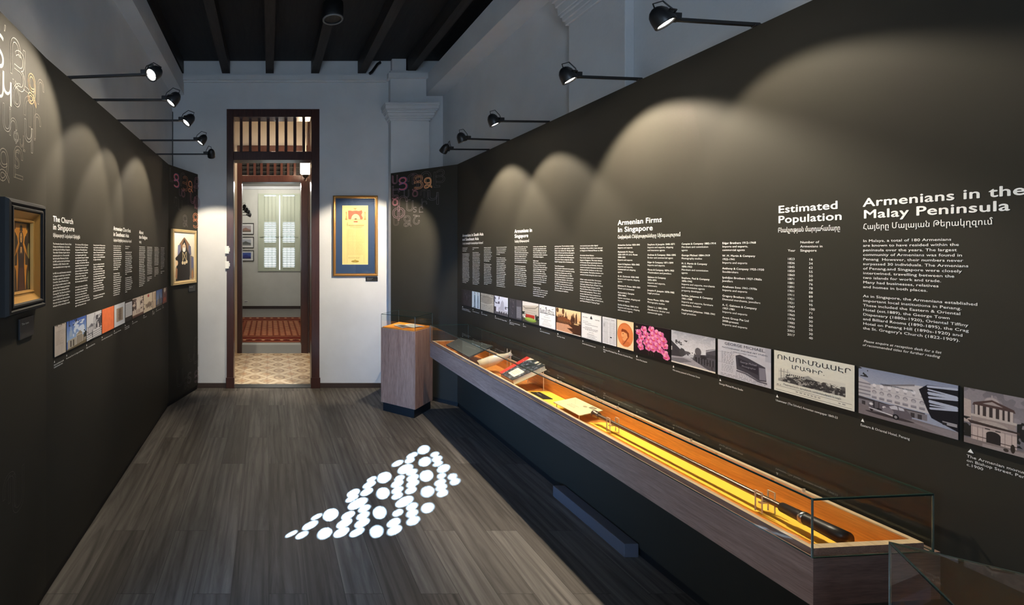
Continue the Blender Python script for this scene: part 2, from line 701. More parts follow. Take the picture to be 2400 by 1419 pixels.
def picture(name, pic, fr, s0, s1, z0, z1, n0, n1, material, parent=None, edge=(40, 38, 36), back=True):
    """a print on a thin board: front face carries the picture, with thickness from n0 to n1"""
    w, h = pic.w, pic.h
    ss = np.linspace(s0, s1, w)
    zz = np.linspace(z1, z0, h)
    o, u, n = np.array(fr.o), np.array(fr.u), np.array(fr.n)
    S, Z = np.meshgrid(ss, zz)
    V = o + S[..., None] * u + n1 * n + Z[..., None] * np.array((0, 0, 1.0))
    V = V.reshape(-1, 3)
    C = pic.out().reshape(-1, 3)
    idx = np.arange(w * h).reshape(h, w)
    Q = np.stack([idx[1:, :-1], idx[1:, 1:], idx[:-1, 1:], idx[:-1, :-1]], -1).reshape(-1, 4)
    verts = [V]
    cols = [C]
    faces = Q.tolist()
    k = len(V)
    if back:
        mb = MB()
        mb.obox(fr.o, fr.u, fr.n, (0, 0, 1), s0, s1, n0, n1 - 0.0003, z0, z1)
        verts.append(np.array(mb.v))
        cols.append(np.tile(lin(edge), (len(mb.v), 1)))
        faces += [[i + k for i in f] for f in mb.f]
        k += len(mb.v)
    for (s, pu, pv, size, c, bold, width) in pic.words:
        co, fs = text_geo(s, bold, 2)
        if not len(co):
            continue
        x, y = co[:, 0] * size * (z1 - z0), co[:, 1] * size * (z1 - z0)
        if width:
            x = x * width * (s1 - s0) / max(x.max(), 1e-6)
        nl = 1 if bold < 0.005 else (4 if bold > 0.016 else 2)
        lay = n1 + 0.0003 + 0.00006 * (np.arange(len(x)) // (len(x) // nl))
        P = o + (s0 + pu * (s1 - s0) + x)[:, None] * u + lay[:, None] * n + (z1 - pv * (z1 - z0) + y)[:, None] * np.array((0, 0, 1.0))
        verts.append(P)
        cols.append(np.tile(lin(c), (len(P), 1)))
        faces += [[i + k for i in f] for f in fs]
        k += len(P)
    V = np.concatenate(verts)
    C = np.concatenate(cols)
    org = np.array(fr.at((s0 + s1) / 2, z0, n0))
    me = bpy.data.meshes.new(name)
    me.from_pydata((V - org).tolist(), [], faces)
    at = me.color_attributes.new('ink', 'FLOAT_COLOR', 'POINT')
    at.data.foreach_set('color', np.concatenate([np.clip(C, 0, 1), np.ones((len(C), 1))], 1).astype(np.float32).ravel())
    me.materials.append(material)
    me.update()
    return link(name, me, org, parent)

# ================================================================== the room shell
Y_END = 5.0


def X_at(px, y):
    return (px - CX) * y / F


def Z_at(py, y):
    return H + (CY - py) * y / F


FX0, FX1, FY0 = -1.10, 1.98, -1.5                     # side walls and rear wall
CEIL = 3.72
struct('floor', MB().box(FX0 - 0.2, FX1 + 0.2, FY0 - 0.2, Y_END + 0.10, -0.1, 0.0), M['floor'])
struct('ceiling', MB().box(FX0 - 0.2, FX1 + 0.2, FY0 - 0.2, Y_END + 0.2, CEIL, CEIL + 0.1), M['black_wood'])
DX0, DX1, DZ1 = X_at(531.5, Y_END), X_at(748.5, Y_END), Z_at(256.5, Y_END)
w = MB()
w.box(FX0 - 0.2, DX0, Y_END, Y_END + 0.2, 0, CEIL)
w.box(DX1, FX1 + 0.2, Y_END, Y_END + 0.2, 0, CEIL)
w.box(DX0, DX1, Y_END, Y_END + 0.2, DZ1, CEIL)
struct('wall_end', w, M['wall'])
struct('wall_right', MB().box(FX1, FX1 + 0.2, FY0, Y_END, 0, CEIL), M['wall'])
# left wall with the opening of the pierced screen, behind the viewer's left shoulder
LW0, LW1, LWZ0, LWZ1 = 0.02, 1.20, 1.35, 3.30
w = MB()
w.box(FX0 - 0.2, FX0, FY0, LW0, 0, CEIL)
w.box(FX0 - 0.2, FX0, LW1, Y_END, 0, CEIL)
w.box(FX0 - 0.2, FX0, LW0, LW1, 1.18, LWZ0)  # the gap below is an added opening for the low blue fill
w.box(FX0 - 0.2, FX0, LW0, LW1, LWZ1, CEIL)
struct('wall_left', w, M['wall'])
# rear wall with an added window opening for the cool fill
BW = (-0.95, 0.25, 0.90, 2.60)
w = MB()
w.box(FX0 - 0.2, BW[0], FY0 - 0.2, FY0, 0, CEIL)
w.box(BW[1], FX1 + 0.2, FY0 - 0.2, FY0, 0, CEIL)
w.box(BW[0], BW[1], FY0 - 0.2, FY0, 0, BW[2])
w.box(BW[0], BW[1], FY0 - 0.2, FY0, BW[3], CEIL)
struct('wall_rear', w, M['wall'])
wr = empty('added_rear_window', (-0.35, FY0, BW[2]), kind='structure')  # unseen window added around the cool fill light
f = MB()
for x0, x1, z0, z1 in ((BW[0], BW[1], BW[2], BW[2] + 0.05), (BW[0], BW[1], BW[3] - 0.05, BW[3]), (BW[0], BW[0] + 0.05, BW[2], BW[3]),
                       (BW[1] - 0.05, BW[1], BW[2], BW[3]), (-0.37, -0.33, BW[2], BW[3]), (BW[0], BW[1], 1.74, 1.78)):
    f.box(x0, x1, FY0 - 0.12, FY0 - 0.07, z0, z1)
f.build('window_frame', M['green_paint'], wr)

struct('sun_blocker_wall', MB().box(-2.2, 1.2, -2.2, -2.1, 0, 5).box(-2.2, -2.1, -2.1, -1.72, 0, 5), M['wall'])  # added unseen walls that keep the sun out of the rear opening

struct('sun_blocker_slab', MB().box(-2.4, FX0 - 0.2, -1.4, 1.5, 1.25, 1.31), M['wall'])  # added unseen slab that keeps the sun off the low left opening
# pierced screen: each opening throws one of the light spots on the floor
SPOTS = """1300,242,50,36 1215,285,50,18 1105,345,50,17 1197,322,38,20 1165,388,70,34 1312,332,52,38 1385,277,33,16 1403,312,40,22 1410,348,40,15
1453,385,52,30 1005,453,60,46 912,465,42,14 893,507,58,22 875,562,55,25 1215,412,46,20 1222,455,50,24 1122,458,40,20 1325,440,53,48 1440,440,33,18
1522,446,33,22 1543,484,40,22 1430,490,48,20 1440,528,46,20 1450,571,42,24 1105,500,54,24 1222,500,54,24 998,572,53,50 1108,548,50,22 1210,550,46,22
1335,560,53,46 1108,592,46,20 775,570,56,26 810,650,94,36 765,612,58,18 1163,635,82,34 860,688,54,24 1222,672,48,24 1340,682,53,38 605,735,68,52
500,750,52,15 738,740,60,26 852,742,58,25 977,718,53,56 1115,720,42,22 1222,725,50,25 452,815,76,28 710,800,72,30 845,798,68,29 1085,795,58,28
1232,780,56,30 312,880,58,15 392,888,60,24 562,877,66,46 690,868,70,32 808,868,68,25 956,862,56,52 1090,853,66,30"""
loops = []
for tok in SPOTS.split():
    cx, cy, ra, rb = (float(t) for t in tok.split(','))
    ang = math.radians(-27)
    lp = []
    for k in range(18):
        q = 2 * PI * k / 18
        du, dv = 0.78 * ra * math.cos(q), 0.75 * rb * math.sin(q)
        px = 600 + (cx + du * math.cos(ang) - dv * math.sin(ang)) / 3.232
        py = 980 + (cy + du * math.sin(ang) + dv * math.cos(ang)) / 3.232
        gy = F * H / (py - CY)
        gx = (px - CX) * gy / F
        t = (gx - FX0) / SUN_AZ.x
        lp.append((gy - SUN_AZ.y * t, SUN_TAN * t))
    loops.append(lp)
bm = bmesh.new()
ed = []
for lp in [[(LW0, LWZ0), (LW1, LWZ0), (LW1, LWZ1), (LW0, LWZ1)]] + loops:
    vs = [bm.verts.new((FX0 - 0.03, a, b)) for a, b in lp]
    ed += [bm.edges.new((vs[i], vs[(i + 1) % len(vs)])) for i in range(len(vs))]
bmesh.ops.triangle_fill(bm, use_beauty=True, use_dissolve=False, edges=ed)
sm = MB()
bm.verts.index_update()
sm.add([v.co for v in bm.verts], [[v.index for v in fc.verts] for fc in bm.faces])
bm.free()
w2 = empty('window_2', (FX0, 0.6, LWZ0), kind='structure')
sc_o = sm.build('pierced_screen', M['black'], w2)
so = sc_o.modifiers.new('thickness', 'SOLIDIFY')
so.thickness = 0.003

# cornice, ceiling beams, pilasters
t = MB()
t.box(FX0, 1.33, Y_END - 0.055, Y_END, Z_at(187, 4.95), Z_at(176, 4.95))
t.box(FX0, 1.33, Y_END - 0.03, Y_END, Z_at(192, 4.97), Z_at(187, 4.97))
struct('trim_1', t, M['wall'])
t = MB()                                               # edge beams along the side walls
t.box(-1.10, -0.965, FY0, Y_END, 3.33, 3.535)
struct('trim_2', t, M['wall'])
struct('trim_3', MB().box(1.77, 1.98, FY0, Y_END, 3.32, 3.535), M['wall'])


def capital(mb, x0, x1, y0, z0, z1, out, steps, side):
    """moulded flaring capital; side tells which way it stands out"""
    prof = ((0.0, 0.10, 0.16), (0.10, 0.20, 0.30), (0.20, 0.26, 0.42), (0.26, 0.44, 0.52), (0.44, 0.56, 0.64), (0.56, 0.62, 0.80), (0.62, 0.84, 0.92), (0.84, 1.0, 1.0))
    for (p0, p1, q) in prof:
        a = z0 + (z1 - z0) * p0
        b = z0 + (z1 - z0) * p1
        e = out * q
        if side == 'end':
            mb.box(x0 - e, x1 + e, y0 - e, Y_END, a, b)
        else:
            mb.box(x0 - e, FX1, y0 - e, y0 + side + e, a, b)


p = MB()
p.box(1.36, 1.79, 4.90, Y_END, 0, 3.01)
capital(p, 1.36, 1.79, 4.90, 3.01, 3.19, 0.085, 7, 'end')
p.box(1.36, 1.765, 4.92, Y_END, 3.19, 3.58)
p.box(1.33, 1.80, 4.885, Y_END, 3.485, 3.545)
p.box(1.385, 1.545, 4.94, Y_END, 3.58, CEIL)
struct('trim_4', p, M['wall'], 0.004)
p = MB()
p.box(1.93, FX1, 2.38, 2.83, 0, 3.01)
capital(p, 1.93, 1.93, 2.38, 3.01, 3.32, 0.085, 8, 0.45)
struct('trim_5', p, M['wall'], 0.004)
for i, x in enumerate((-1.01, -0.485, 0.01, 0.525, 1.055, 1.60)):
    struct('trim_%d' % (6 + i), MB().box(x - 0.045, x + 0.045, FY0, Y_END - 0.01, 3.575, CEIL), M['joist'])
b = MB()
b.box(-0.82, DX0, Y_END - 0.012, Y_END, 0, 0.055)
struct('baseboard_left', b, M['skirting'], 0.003)
struct('baseboard_right', MB().box(DX1, 1.36, Y_END - 0.012, Y_END, 0, 0.055), M['skirting'], 0.003)

# ------------------------------------------------------------------ the doorway: timber frame with a barred fanlight
d1 = empty('door_1', ((DX0 + DX1) / 2, Y_END, 0), kind='structure')
YA, YB = Y_END - 0.015, Y_END + 0.17
xi0, xi1 = X_at(547.5, YA), X_at(730, YA)
for a, b in ((DX0, xi0), (xi1, DX1)):
    MB().box(a, b, YA, YB, 0.0, DZ1).build('jamb', M['door_wood'], d1, 0.004)
    MB().box(a - 0.008, b + 0.008, YA - 0.012, YA, 0.0, 0.12).build('plinth_block', M['door_wood'], d1, 0.003)
MB().box(xi0, xi1, YA, YB, Z_at(274, YA), DZ1).build('header', M['door_wood'], d1, 0.004)
MB().box(xi0, xi1, YA, YB, Z_at(375, YA), Z_at(355, YA)).build('transom_rail', M['door_wood'], d1, 0.004)
for a, c in ((298, 345), (448, 495), (600, 643), (745, 795), (893, 943), (1043, 1090), (1190, 1240), (1340, 1385)):
    y0 = YA + 0.05
    MB().box(X_at(520 + a / 7.096, y0), X_at(520 + c / 7.096, y0), y0, y0 + 0.03, Z_at(356, y0), Z_at(273, y0)).build('fanlight_bar', M['door_wood'], d1, 0.003)
MB().box(xi0, xi1, Y_END - 0.01, Y_END + 0.12, 0, 0.006).build('threshold', M['black_metal'], d1)

# ------------------------------------------------------------------ small fittings of the room
def door_sensor(py0, py1, label):
    y = Y_END - 0.035
    r = empty('door_sensor', (X_at(532, y), Y_END - 0.015, Z_at(py1, y)), label, 'sensor', 'sensors on the door frame')
    MB().box(X_at(527, y), X_at(536.5, y), y, Y_END - 0.012, Z_at(py1, y), Z_at(py0, y)).build('housing', M['white_plastic'], r, 0.003)
    MB().box(X_at(536.5, y), X_at(538.5, y), y + 0.003, Y_END - 0.014, Z_at(py1 - 5, y), Z_at(py0 + 4, y)).build('lens', M['white_plastic'], r, 0.002)
    return r


door_sensor(577, 595, 'upper white box sensor on the left jamb of the brown doorway')
door_sensor(613, 630, 'lower white box sensor on the left jamb of the brown doorway')
y = 3.6
sp = empty('ceiling_speaker', (X_at(780, y), y, Z_at(46, y)), 'black cylinder speaker hanging under a ceiling joist', 'speaker')
c0 = (X_at(780, y), y, Z_at(46, y))
MB().lathe(c0, (0, 0, 1), [(0.012, 0.066), (0.0, 0.070), (0.0, 0.083), (0.02, 0.085), (0.128, 0.085), (0.128, 0.0)], 28).build('housing', M['black'], sp)
MB().lathe(c0, (0, 0, 1), [(0.010, 0.0), (0.010, 0.068)], 28).build('grille', M['joist'], sp)
MB().lathe(c0, (0, 0, 1), [(-0.003, 0.072), (-0.003, 0.084), (0.004, 0.0855), (0.004, 0.070), (-0.003, 0.072)], 28).build('rim', mat('grey_metal_rim', (0.16, 0.16, 0.16), 0.4), sp)
pts = []
for px, py in ((892, 146), (885, 150), (878, 160), (872, 168), (866, 173)):
    pts.append((X_at(px, 4.93), 4.93, Z_at(py, 4.93)))
tag(MB().tube(pts, 0.016, 8).build('cable', M['lacquer']), 'short thick black cable bent over the cornice beside a joist', 'cable')
pts = [(X_at(404.5, 4.98), 4.98, Z_at(q, 4.98)) for q in (262, 300, 340, 392)]
tag(MB().tube(pts, 0.0045, 6).build('cable', M['lacquer']), 'thin black vertical cable on the end wall above the left display panel', 'cable')

# ------------------------------------------------------------------ arm spotlights


def spotlight(base, tip, aim, label, group, power, lit=True, k=0.84, size=74):
    """base on the panel top, tip of the arm over the room, aim = point the lamp looks at"""
    B, T, A = Vector(base), Vector(tip), Vector(aim)
    r = empty('arm_spotlight', B, label, 'spotlight', group)
    d = (T - B).normalized()
    up = Vector((0, 0, 1))
    sd = d.cross(up).normalized()
    up2 = sd.cross(d)
    L = (T - B).length
    MB().obox(B, d, sd, up2, -0.012 * k, L, -0.007 * k, 0.007 * k, -0.007 * k, 0.007 * k).build('arm', M['black_metal'], r)
    MB().obox(B, d, sd, up, -0.014 * k, 0.014 * k, -0.011 * k, 0.011 * k, -0.008, 0.002).build('mounting_plate', M['black_metal'], r, 0.002)
    MB().obox(T, d, sd, up2, -0.022 * k, 0.030 * k, -0.016 * k, 0.016 * k, -0.006 * k, 0.026 * k).build('bracket', M['black_metal'], r, 0.003 * k)
    hc = T + d * 0.062 * k + up2 * 0.008 * k                # pivot of the head
    a = (A - hc).normalized()
    sy = a.cross(d)
    sy = (sy if sy.length > 0.05 else sd).normalized()
    yk = MB()
    for q in (-1, 1):
        yk.tube([T + d * 0.018 * k + up2 * 0.010 * k + sy * q * 0.010 * k, T + d * 0.030 * k + sy * q * 0.043 * k + up2 * 0.008 * k, hc + sy * q * 0.046 * k], 0.005 * k, 6)
    yk.build('yoke', M['black_metal'], r)
    head = MB().lathe(hc, a, [(-0.052 * k, 0.0), (-0.050 * k, 0.014 * k), (-0.040 * k, 0.026 * k), (-0.022 * k, 0.036 * k), (0.0, 0.040 * k), (0.040 * k, 0.042 * k), (0.043 * k, 0.040 * k),
                              (0.043 * k, 0.034 * k), (0.033 * k, 0.032 * k)], 24).build('lamp_head', M['black_metal'], r)
    MB().lathe(hc, a, [(0.034 * k, 0.033 * k), (0.038 * k, 0.022 * k), (0.039 * k, 0.0)], 24).build('lens', M['lamp_lens'] if lit else M['lens_off'], r)
    q0 = hc - a * 0.048 * k
    MB().tube([q0, q0 - a * 0.016 * k + up * 0.012 * k, q0 * 0.55 + T * 0.45 + up * 0.055 * k - a * 0.005, T + up2 * 0.050 * k + d * 0.012 * k, T + up2 * 0.022 * k], 0.0032 * k, 6).build('power_cord', M['lacquer'], r)
    if lit and power:
        for nm, w_, sz, bl in (('beam', power, size, 0.38), ('spill', P_SPILL, 165, 0.3)):
            ld = bpy.data.lights.new(nm, 'SPOT')
            ld.energy, ld.color = w_, WARM
            ld.spot_size, ld.spot_blend = math.radians(sz), bl
            ld.shadow_soft_size = 0.018 * k
            lo = bpy.data.objects.new(nm, ld)
            COL.objects.link(lo)
            lo.parent = r
            lo.location = hc + a * 0.050 * k - B
            lo.rotation_euler = a.to_track_quat('-Z', 'Y').to_euler()
    return r


RG, LG = 'arm spotlights along the right display wall', 'arm spotlights along the left display wall'
ZT = 2.42
for y, dz, aim, lab, pw, sz in (
        (1.70, 0.020, (1.88, 1.42, 1.50), 'largest arm spotlight, nearest to the viewer on the right wall', 0.27, 88),
        (2.235, 0.012, (1.88, 2.05, 1.50), 'second arm spotlight along the right wall from the viewer', 1.0, 94),
        (2.97, 0.004, (1.88, 2.85, 1.46), 'middle one of the five arm spotlights on the right wall', 0.75, 82),
        (3.46, 0.010, (1.88, 3.46, 1.42), 'second arm spotlight from the far end of the right wall', 0.9, 90),
        (3.78, 0.002, (1.00, 5.0, 1.25), 'farthest spotlight on the right wall, turned to the framed certificate', 1.55, 64)):
    spotlight((1.885, y, ZT + 0.008), (1.568, y, ZT + 0.008 + dz), aim, lab, RG, P_SPOT_R * pw, size=sz)
for y, tipx, dz, aim, lab, pw, sz in (
        (2.215, -0.625, 0.015, (-0.96, 1.60, 1.90), 'glaring arm spotlight nearest to the viewer on the left wall', 1.1, 84),
        (2.543, -0.60, 0.0, (-1.0, 2.38, 1.82), 'second arm spotlight along the left wall, beside the glaring one', 0.8, 68),
        (2.943, -0.585, 0.0, (-1.0, 2.70, 1.82), 'middle one of the five arm spotlights on the left wall', 0.9, 54),
        (3.468, -0.575, 0.0, (-1.0, 3.36, 1.76), 'second arm spotlight from the far end of the left wall', 1.0, 80),
        (3.96, -0.57, 0.0, (-0.62, 5.0, 1.34), 'farthest spotlight on the left wall, turned to the end wall', 1.7, 58)):
    spotlight((-1.005, y, ZT + 0.008), (tipx, y, ZT + 0.008 + dz), aim, lab, LG, P_SPOT_L * pw, size=sz)

# ================================================================== the passage and the room beyond
P0, P1 = Y_END + 0.2, 6.72                             # passage between the two doorways
Y2 = 6.72
# patterned tile floor
tw, tl = 260, 180
tp = Pic(tw, tl, (206, 188, 158), asp=1.5)
TX0, TX1 = -1.3, 1.3
gx = TX0 + (TX1 - TX0) * tp.U
gy = P1 - (P1 - 5.08) * tp.V
T = 0.30
u, v = ((gx - 0.13) / T) % 1 - 0.5, (gy / T) % 1 - 0.5
r1 = np.abs(u) + np.abs(v)
tp.put((r1 > 0.40) & (r1 < 0.52), (232, 222, 204))
tp.put((r1 < 0.16), (190, 150, 112), 0.8)
tp.put((np.abs(r1 - 0.30) < 0.035) & (np.sin(np.arctan2(v, u) * 8) > -0.2), (120, 84, 62), 0.75)
tp.put((np.abs(np.hypot(np.abs(u) - 0.5, np.abs(v) - 0.5) - 0.2) < 0.035), (118, 82, 62), 0.75)
tp.put((np.hypot(np.abs(u) - 0.5, np.abs(v) - 0.5) < 0.07), (130, 88, 66), 0.7)
tp.put((np.abs(u) < 0.02) | (np.abs(v) < 0.012), (150, 116, 88), 0.6)
tp.grain(0.06)
tf = Frame((0, 0), (1, 0))


def flat_picture(name, pic, x0, x1, y0, y1, z0, z1, material, parent=None):
    """a picture lying flat; its top edge is the far edge"""
    w, h = pic.w, pic.h
    X, Y = np.meshgrid(np.linspace(x0, x1, w), np.linspace(y1, y0, h))
    V = np.stack([X, Y, np.full_like(X, z1)], -1).reshape(-1, 3)
    idx = np.arange(w * h).reshape(h, w)
    Q = np.stack([idx[1:, :-1], idx[1:, 1:], idx[:-1, 1:], idx[:-1, :-1]], -1).reshape(-1, 4)
    mb = MB().box(x0, x1, y0, y1, z0, z1 - 0.0003)
    V = np.concatenate([V, np.array(mb.v)])
    C = np.concatenate([pic.out().reshape(-1, 3), np.tile(pic.a.mean((0, 1)), (8, 1))])
    fs = Q.tolist() + [[i + w * h for i in f_] for f_ in mb.f]
    org = np.array(((x0 + x1) / 2, (y0 + y1) / 2, z0))
    me = bpy.data.meshes.new(name)
    me.from_pydata((V - org).tolist(), [], fs)
    at = me.color_attributes.new('ink', 'FLOAT_COLOR', 'POINT')
    at.data.foreach_set('color', np.concatenate([np.clip(C, 0, 1), np.ones((len(C), 1))], 1).astype(np.float32).ravel())
    me.materials.append(material)
    me.update()
    return link(name, me, org, parent)


tag(flat_picture('floor_passage', tp, TX0, TX1, Y_END + 0.10, P1, -0.1, 0.0, M['tiles']), kind='structure')
struct('wall_passage_left', MB().box(-1.45, -1.3, P0, P1, 0, 3.62), M['cream'])
struct('wall_passage_right', MB().box(1.3, 1.45, P0, P1, 0, 3.62), M['cream'])
struct('ceiling_passage', MB().box(-1.45, 1.45, P0, P1 + 0.2, 3.58, 3.68), M['wall'])
OX0, OX1, OZ1 = X_at(556, Y2), 0.60, Z_at(342, Y2)
w = MB()
w.box(-1.45, OX0, Y2, Y2 + 0.2, 0, 3.62)
w.box(OX1, 1.45, Y2, Y2 + 0.2, 0, 3.62)
w.box(OX0, OX1, Y2, Y2 + 0.2, OZ1, 3.62)
struct('wall_passage_end', w, M['cream'])
d2 = empty('door_2', ((OX0 + OX1) / 2, Y2, 0), kind='structure')
ya, yb = Y2 - 0.03, Y2 + 0.14
ix0, ix1 = X_at(567, ya), X_at(706, ya)
MB().box(OX0, ix0, ya, yb, 0, OZ1).build('jamb', M['door_wood'], d2, 0.004)
MB().box(ix1, OX1, ya, yb, 0, OZ1).build('jamb', M['door_wood'], d2, 0.004)
MB().box(ix0, ix1, ya, yb, Z_at(355, ya), OZ1).build('header', M['door_wood'], d2, 0.004)
MB().box(ix0, ix1, ya, yb, Z_at(427, ya), Z_at(411, ya)).build('transom_rail', M['door_wood'], d2, 0.004)
for a, c in ((415, 450), (525, 567), (638, 680), (745, 790), (865, 905), (975, 1015), (1085, 1125), (1195, 1235)):
    MB().box(X_at(520 + a / 7.096, ya), X_at(520 + c / 7.096, ya), ya + 0.02, ya + 0.05, Z_at(411, ya), Z_at(355, ya)).build('fanlight_bar', M['door_wood'], d2)
for py in (381.5, 391.5, 401.5):
    MB().box(ix0, ix1, ya + 0.03, ya + 0.04, Z_at(py + 0.4, ya), Z_at(py - 0.4, ya)).build('fanlight_rod', M['joist'], d2)
MB().box(ix0, ix1, ya + 0.06, ya + 0.09, Z_at(411, ya), Z_at(362, ya)).build('fanlight_dark_sheet', M['black'], d2)  # black sheet stands in for the darkness beyond the bars
MB().box(ix0, ix1, ya - 0.0, yb, 0.0, 0.13).build('step', M['steel'], d2)
lf = empty('door_leaf', (0.70, Y2 - 0.03, 0.02), 'dark brown panelled door leaf folded open beside the inner doorway', 'door')
MB().box(0.605, 0.99, Y2 - 0.075, Y2 - 0.035, 0.02, 2.62).build('leaf', M['door_wood'], lf, 0.004)
for z0, z1 in ((0.22, 1.00), (1.15, 1.70), (1.85, 2.48)):
    m_ = MB()
    for q in ((0.66, 0.93, z0, z0 + 0.025), (0.66, 0.93, z1 - 0.025, z1), (0.66, 0.685, z0, z1), (0.905, 0.93, z0, z1)):
        m_.box(q[0], q[1], Y2 - 0.087, Y2 - 0.075, q[2], q[3])
    m_.build('panel_moulding', M['door_wood'], lf, 0.003)

# wall lantern in the passage
ly = 6.48
lx, lz0, lz1 = X_at(716, ly), Z_at(411, ly), Z_at(378, ly)
ln = empty('wall_lantern', (lx, Y2 - 0.09, lz0), 'glowing white glass wall lantern at the right of the inner doorway', 'lamp')
rr = 0.078
MB().lathe((lx, ly, lz0), (0, 0, 1), [(0.0, 0.03), (0.012, 0.062), (0.03, rr), (lz1 - lz0, rr), (lz1 - lz0, 0.0)], 24).build('lamp_shade', M['lantern'], ln)
MB().lathe((lx, ly, lz0), (0, 0, 1), [(-0.045, 0.0), (-0.040, 0.02), (-0.012, 0.045), (0.001, 0.060), (0.001, 0.0)], 20).build('base', M['black_metal'], ln)
MB().tube([(lx, ly, lz0 - 0.035), (lx, ly + 0.06, lz0 - 0.06), (lx, Y2 - 0.075, lz0 - 0.03)], 0.012, 8).build('bracket', M['black_metal'], ln)


def lamp(name, parent, loc, power, color, size, kind='POINT', spot=None, direction=None):
    d = bpy.data.lights.new(name, kind)
    d.energy, d.color = power, color
    d.shadow_soft_size = size
    if spot:
        d.spot_size, d.spot_blend = math.radians(spot), 0.5
    o = bpy.data.objects.new(name, d)
    COL.objects.link(o)
    o.parent = parent
    o.location = Vector(loc) - world_loc(parent)
    if direction:
        o.rotation_euler = Vector(direction).to_track_quat('-Z', 'Y').to_euler()
    return o


lamp('lantern_light', ln, (lx - 0.02, ly - 0.115, (lz0 + lz1) / 2), P_LANTERN, (1.0, 0.74, 0.48), 0.05)
# downlights of the passage ceiling, seen through the fanlight
for x, yy in ((X_at(553, 6.2), 6.2), (X_at(638, 6.3), 6.3), (X_at(708, 6.3), 6.3)):
    r = empty('ceiling_downlight', (x, yy, 3.50), {-1: 'black ceiling downlight behind the left end of the fanlight', 0: 'black ceiling downlight behind the middle of the fanlight', 1: 'black ceiling downlight behind the right end of the fanlight'}[-1 if x < -0.2 else (0 if x < 0.3 else 1)], 'downlight', 'downlights in the passage ceiling')
    MB().lathe((x, yy, 3.50), (0, 0, 1), [(0.012, 0.040), (0.0, 0.046), (0.0, 0.056), (0.082, 0.058), (0.082, 0.0)], 20).build('housing', M['black_metal'], r)
    MB().lathe((x, yy, 3.50), (0, 0, 1), [(0.010, 0.0), (0.010, 0.042)], 20).build('lens', M['lamp_lens'], r)
    lamp('downlight_beam', r, (x, yy, 3.49), P_PASSAGE, (1.0, 0.80, 0.58), 0.04, 'SPOT', 130, (0, -0.1, -1))
cp = []
for k, px in enumerate((716.5, 722, 725.5)):
    tag(MB().tube([(X_at(px, 6.66), 6.66, 2.62), (X_at(px, 6.66), 6.66, 3.58)], 0.010, 6).build('conduit', M['door_wood' if k else 'cream']),
        ('pale pipe', 'middle dark pipe', 'rightmost dark pipe')[k] + ' running up the passage wall above the lantern', 'pipe', 'pipes above the lantern')

# the far room
R0, R1 = Y2 + 0.2, 10.9
ZF = 0.13
struct('floor_far', MB().box(-2.6, 2.6, yb, R1 + 0.2, ZF - 0.1, ZF), M['grey_floor'])
struct('wall_far_left', MB().box(-2.7, -2.6, R0, R1, ZF, 3.4), M['far_wall'])
struct('wall_far_right', MB().box(2.6, 2.7, R0, R1, ZF, 3.4), M['far_wall'])
struct('wall_far_front', MB().box(-2.7, -1.45, R0 - 0.2, R0, 0, 3.4).box(1.45, 2.7, R0 - 0.2, R0, 0, 3.4), M['far_wall'])
struct('ceiling_far', MB().box(-2.7, 2.7, R0, R1 + 0.2, 3.16, 3.26), plaster('brown_grey_far_ceiling', (0.36, 0.34, 0.33)))  # ceiling in a brown-grey paint
wx0, wx1, wz0, wz1 = X_at(605, R1), X_at(703, R1), Z_at(636, R1), Z_at(454, R1)
w = MB()
w.box(-2.7, wx0, R1, R1 + 0.2, ZF, 3.4)
w.box(wx1, 2.7, R1, R1 + 0.2, ZF, 3.4)
w.box(wx0, wx1, R1, R1 + 0.2, ZF, wz0)
w.box(wx0, wx1, R1, R1 + 0.2, wz1, 3.4)
struct('wall_far', w, M['far_wall'])
struct('trim_20', MB().box(-2.6, 2.6, R1 - 0.06, R1, 3.09, 3.16), M['wall'])
struct('baseboard_far', MB().box(-2.6, 2.6, R1 - 0.015, R1, ZF, ZF + 0.07), M['skirting'])
w3 = empty('window_3', ((wx0 + wx1) / 2, R1, wz0), kind='structure')
f = MB()
e = 0.035
f.box(wx0, wx1, R1 - 0.02, R1 + 0.06, wz0, wz0 + e).box(wx0, wx1, R1 - 0.02, R1 + 0.06, wz1 - e, wz1)
f.box(wx0, wx0 + e, R1 - 0.02, R1 + 0.06, wz0 + e, wz1 - e).box(wx1 - e, wx1, R1 - 0.02, R1 + 0.06, wz0 + e, wz1 - e)
f.build('window_frame', M['green_paint'], w3)
cxm = X_at(655.5, R1)


def zz(p):                                             # rows of the enlarged view of the window
    return Z_at(420 + p / 5.914, R1)


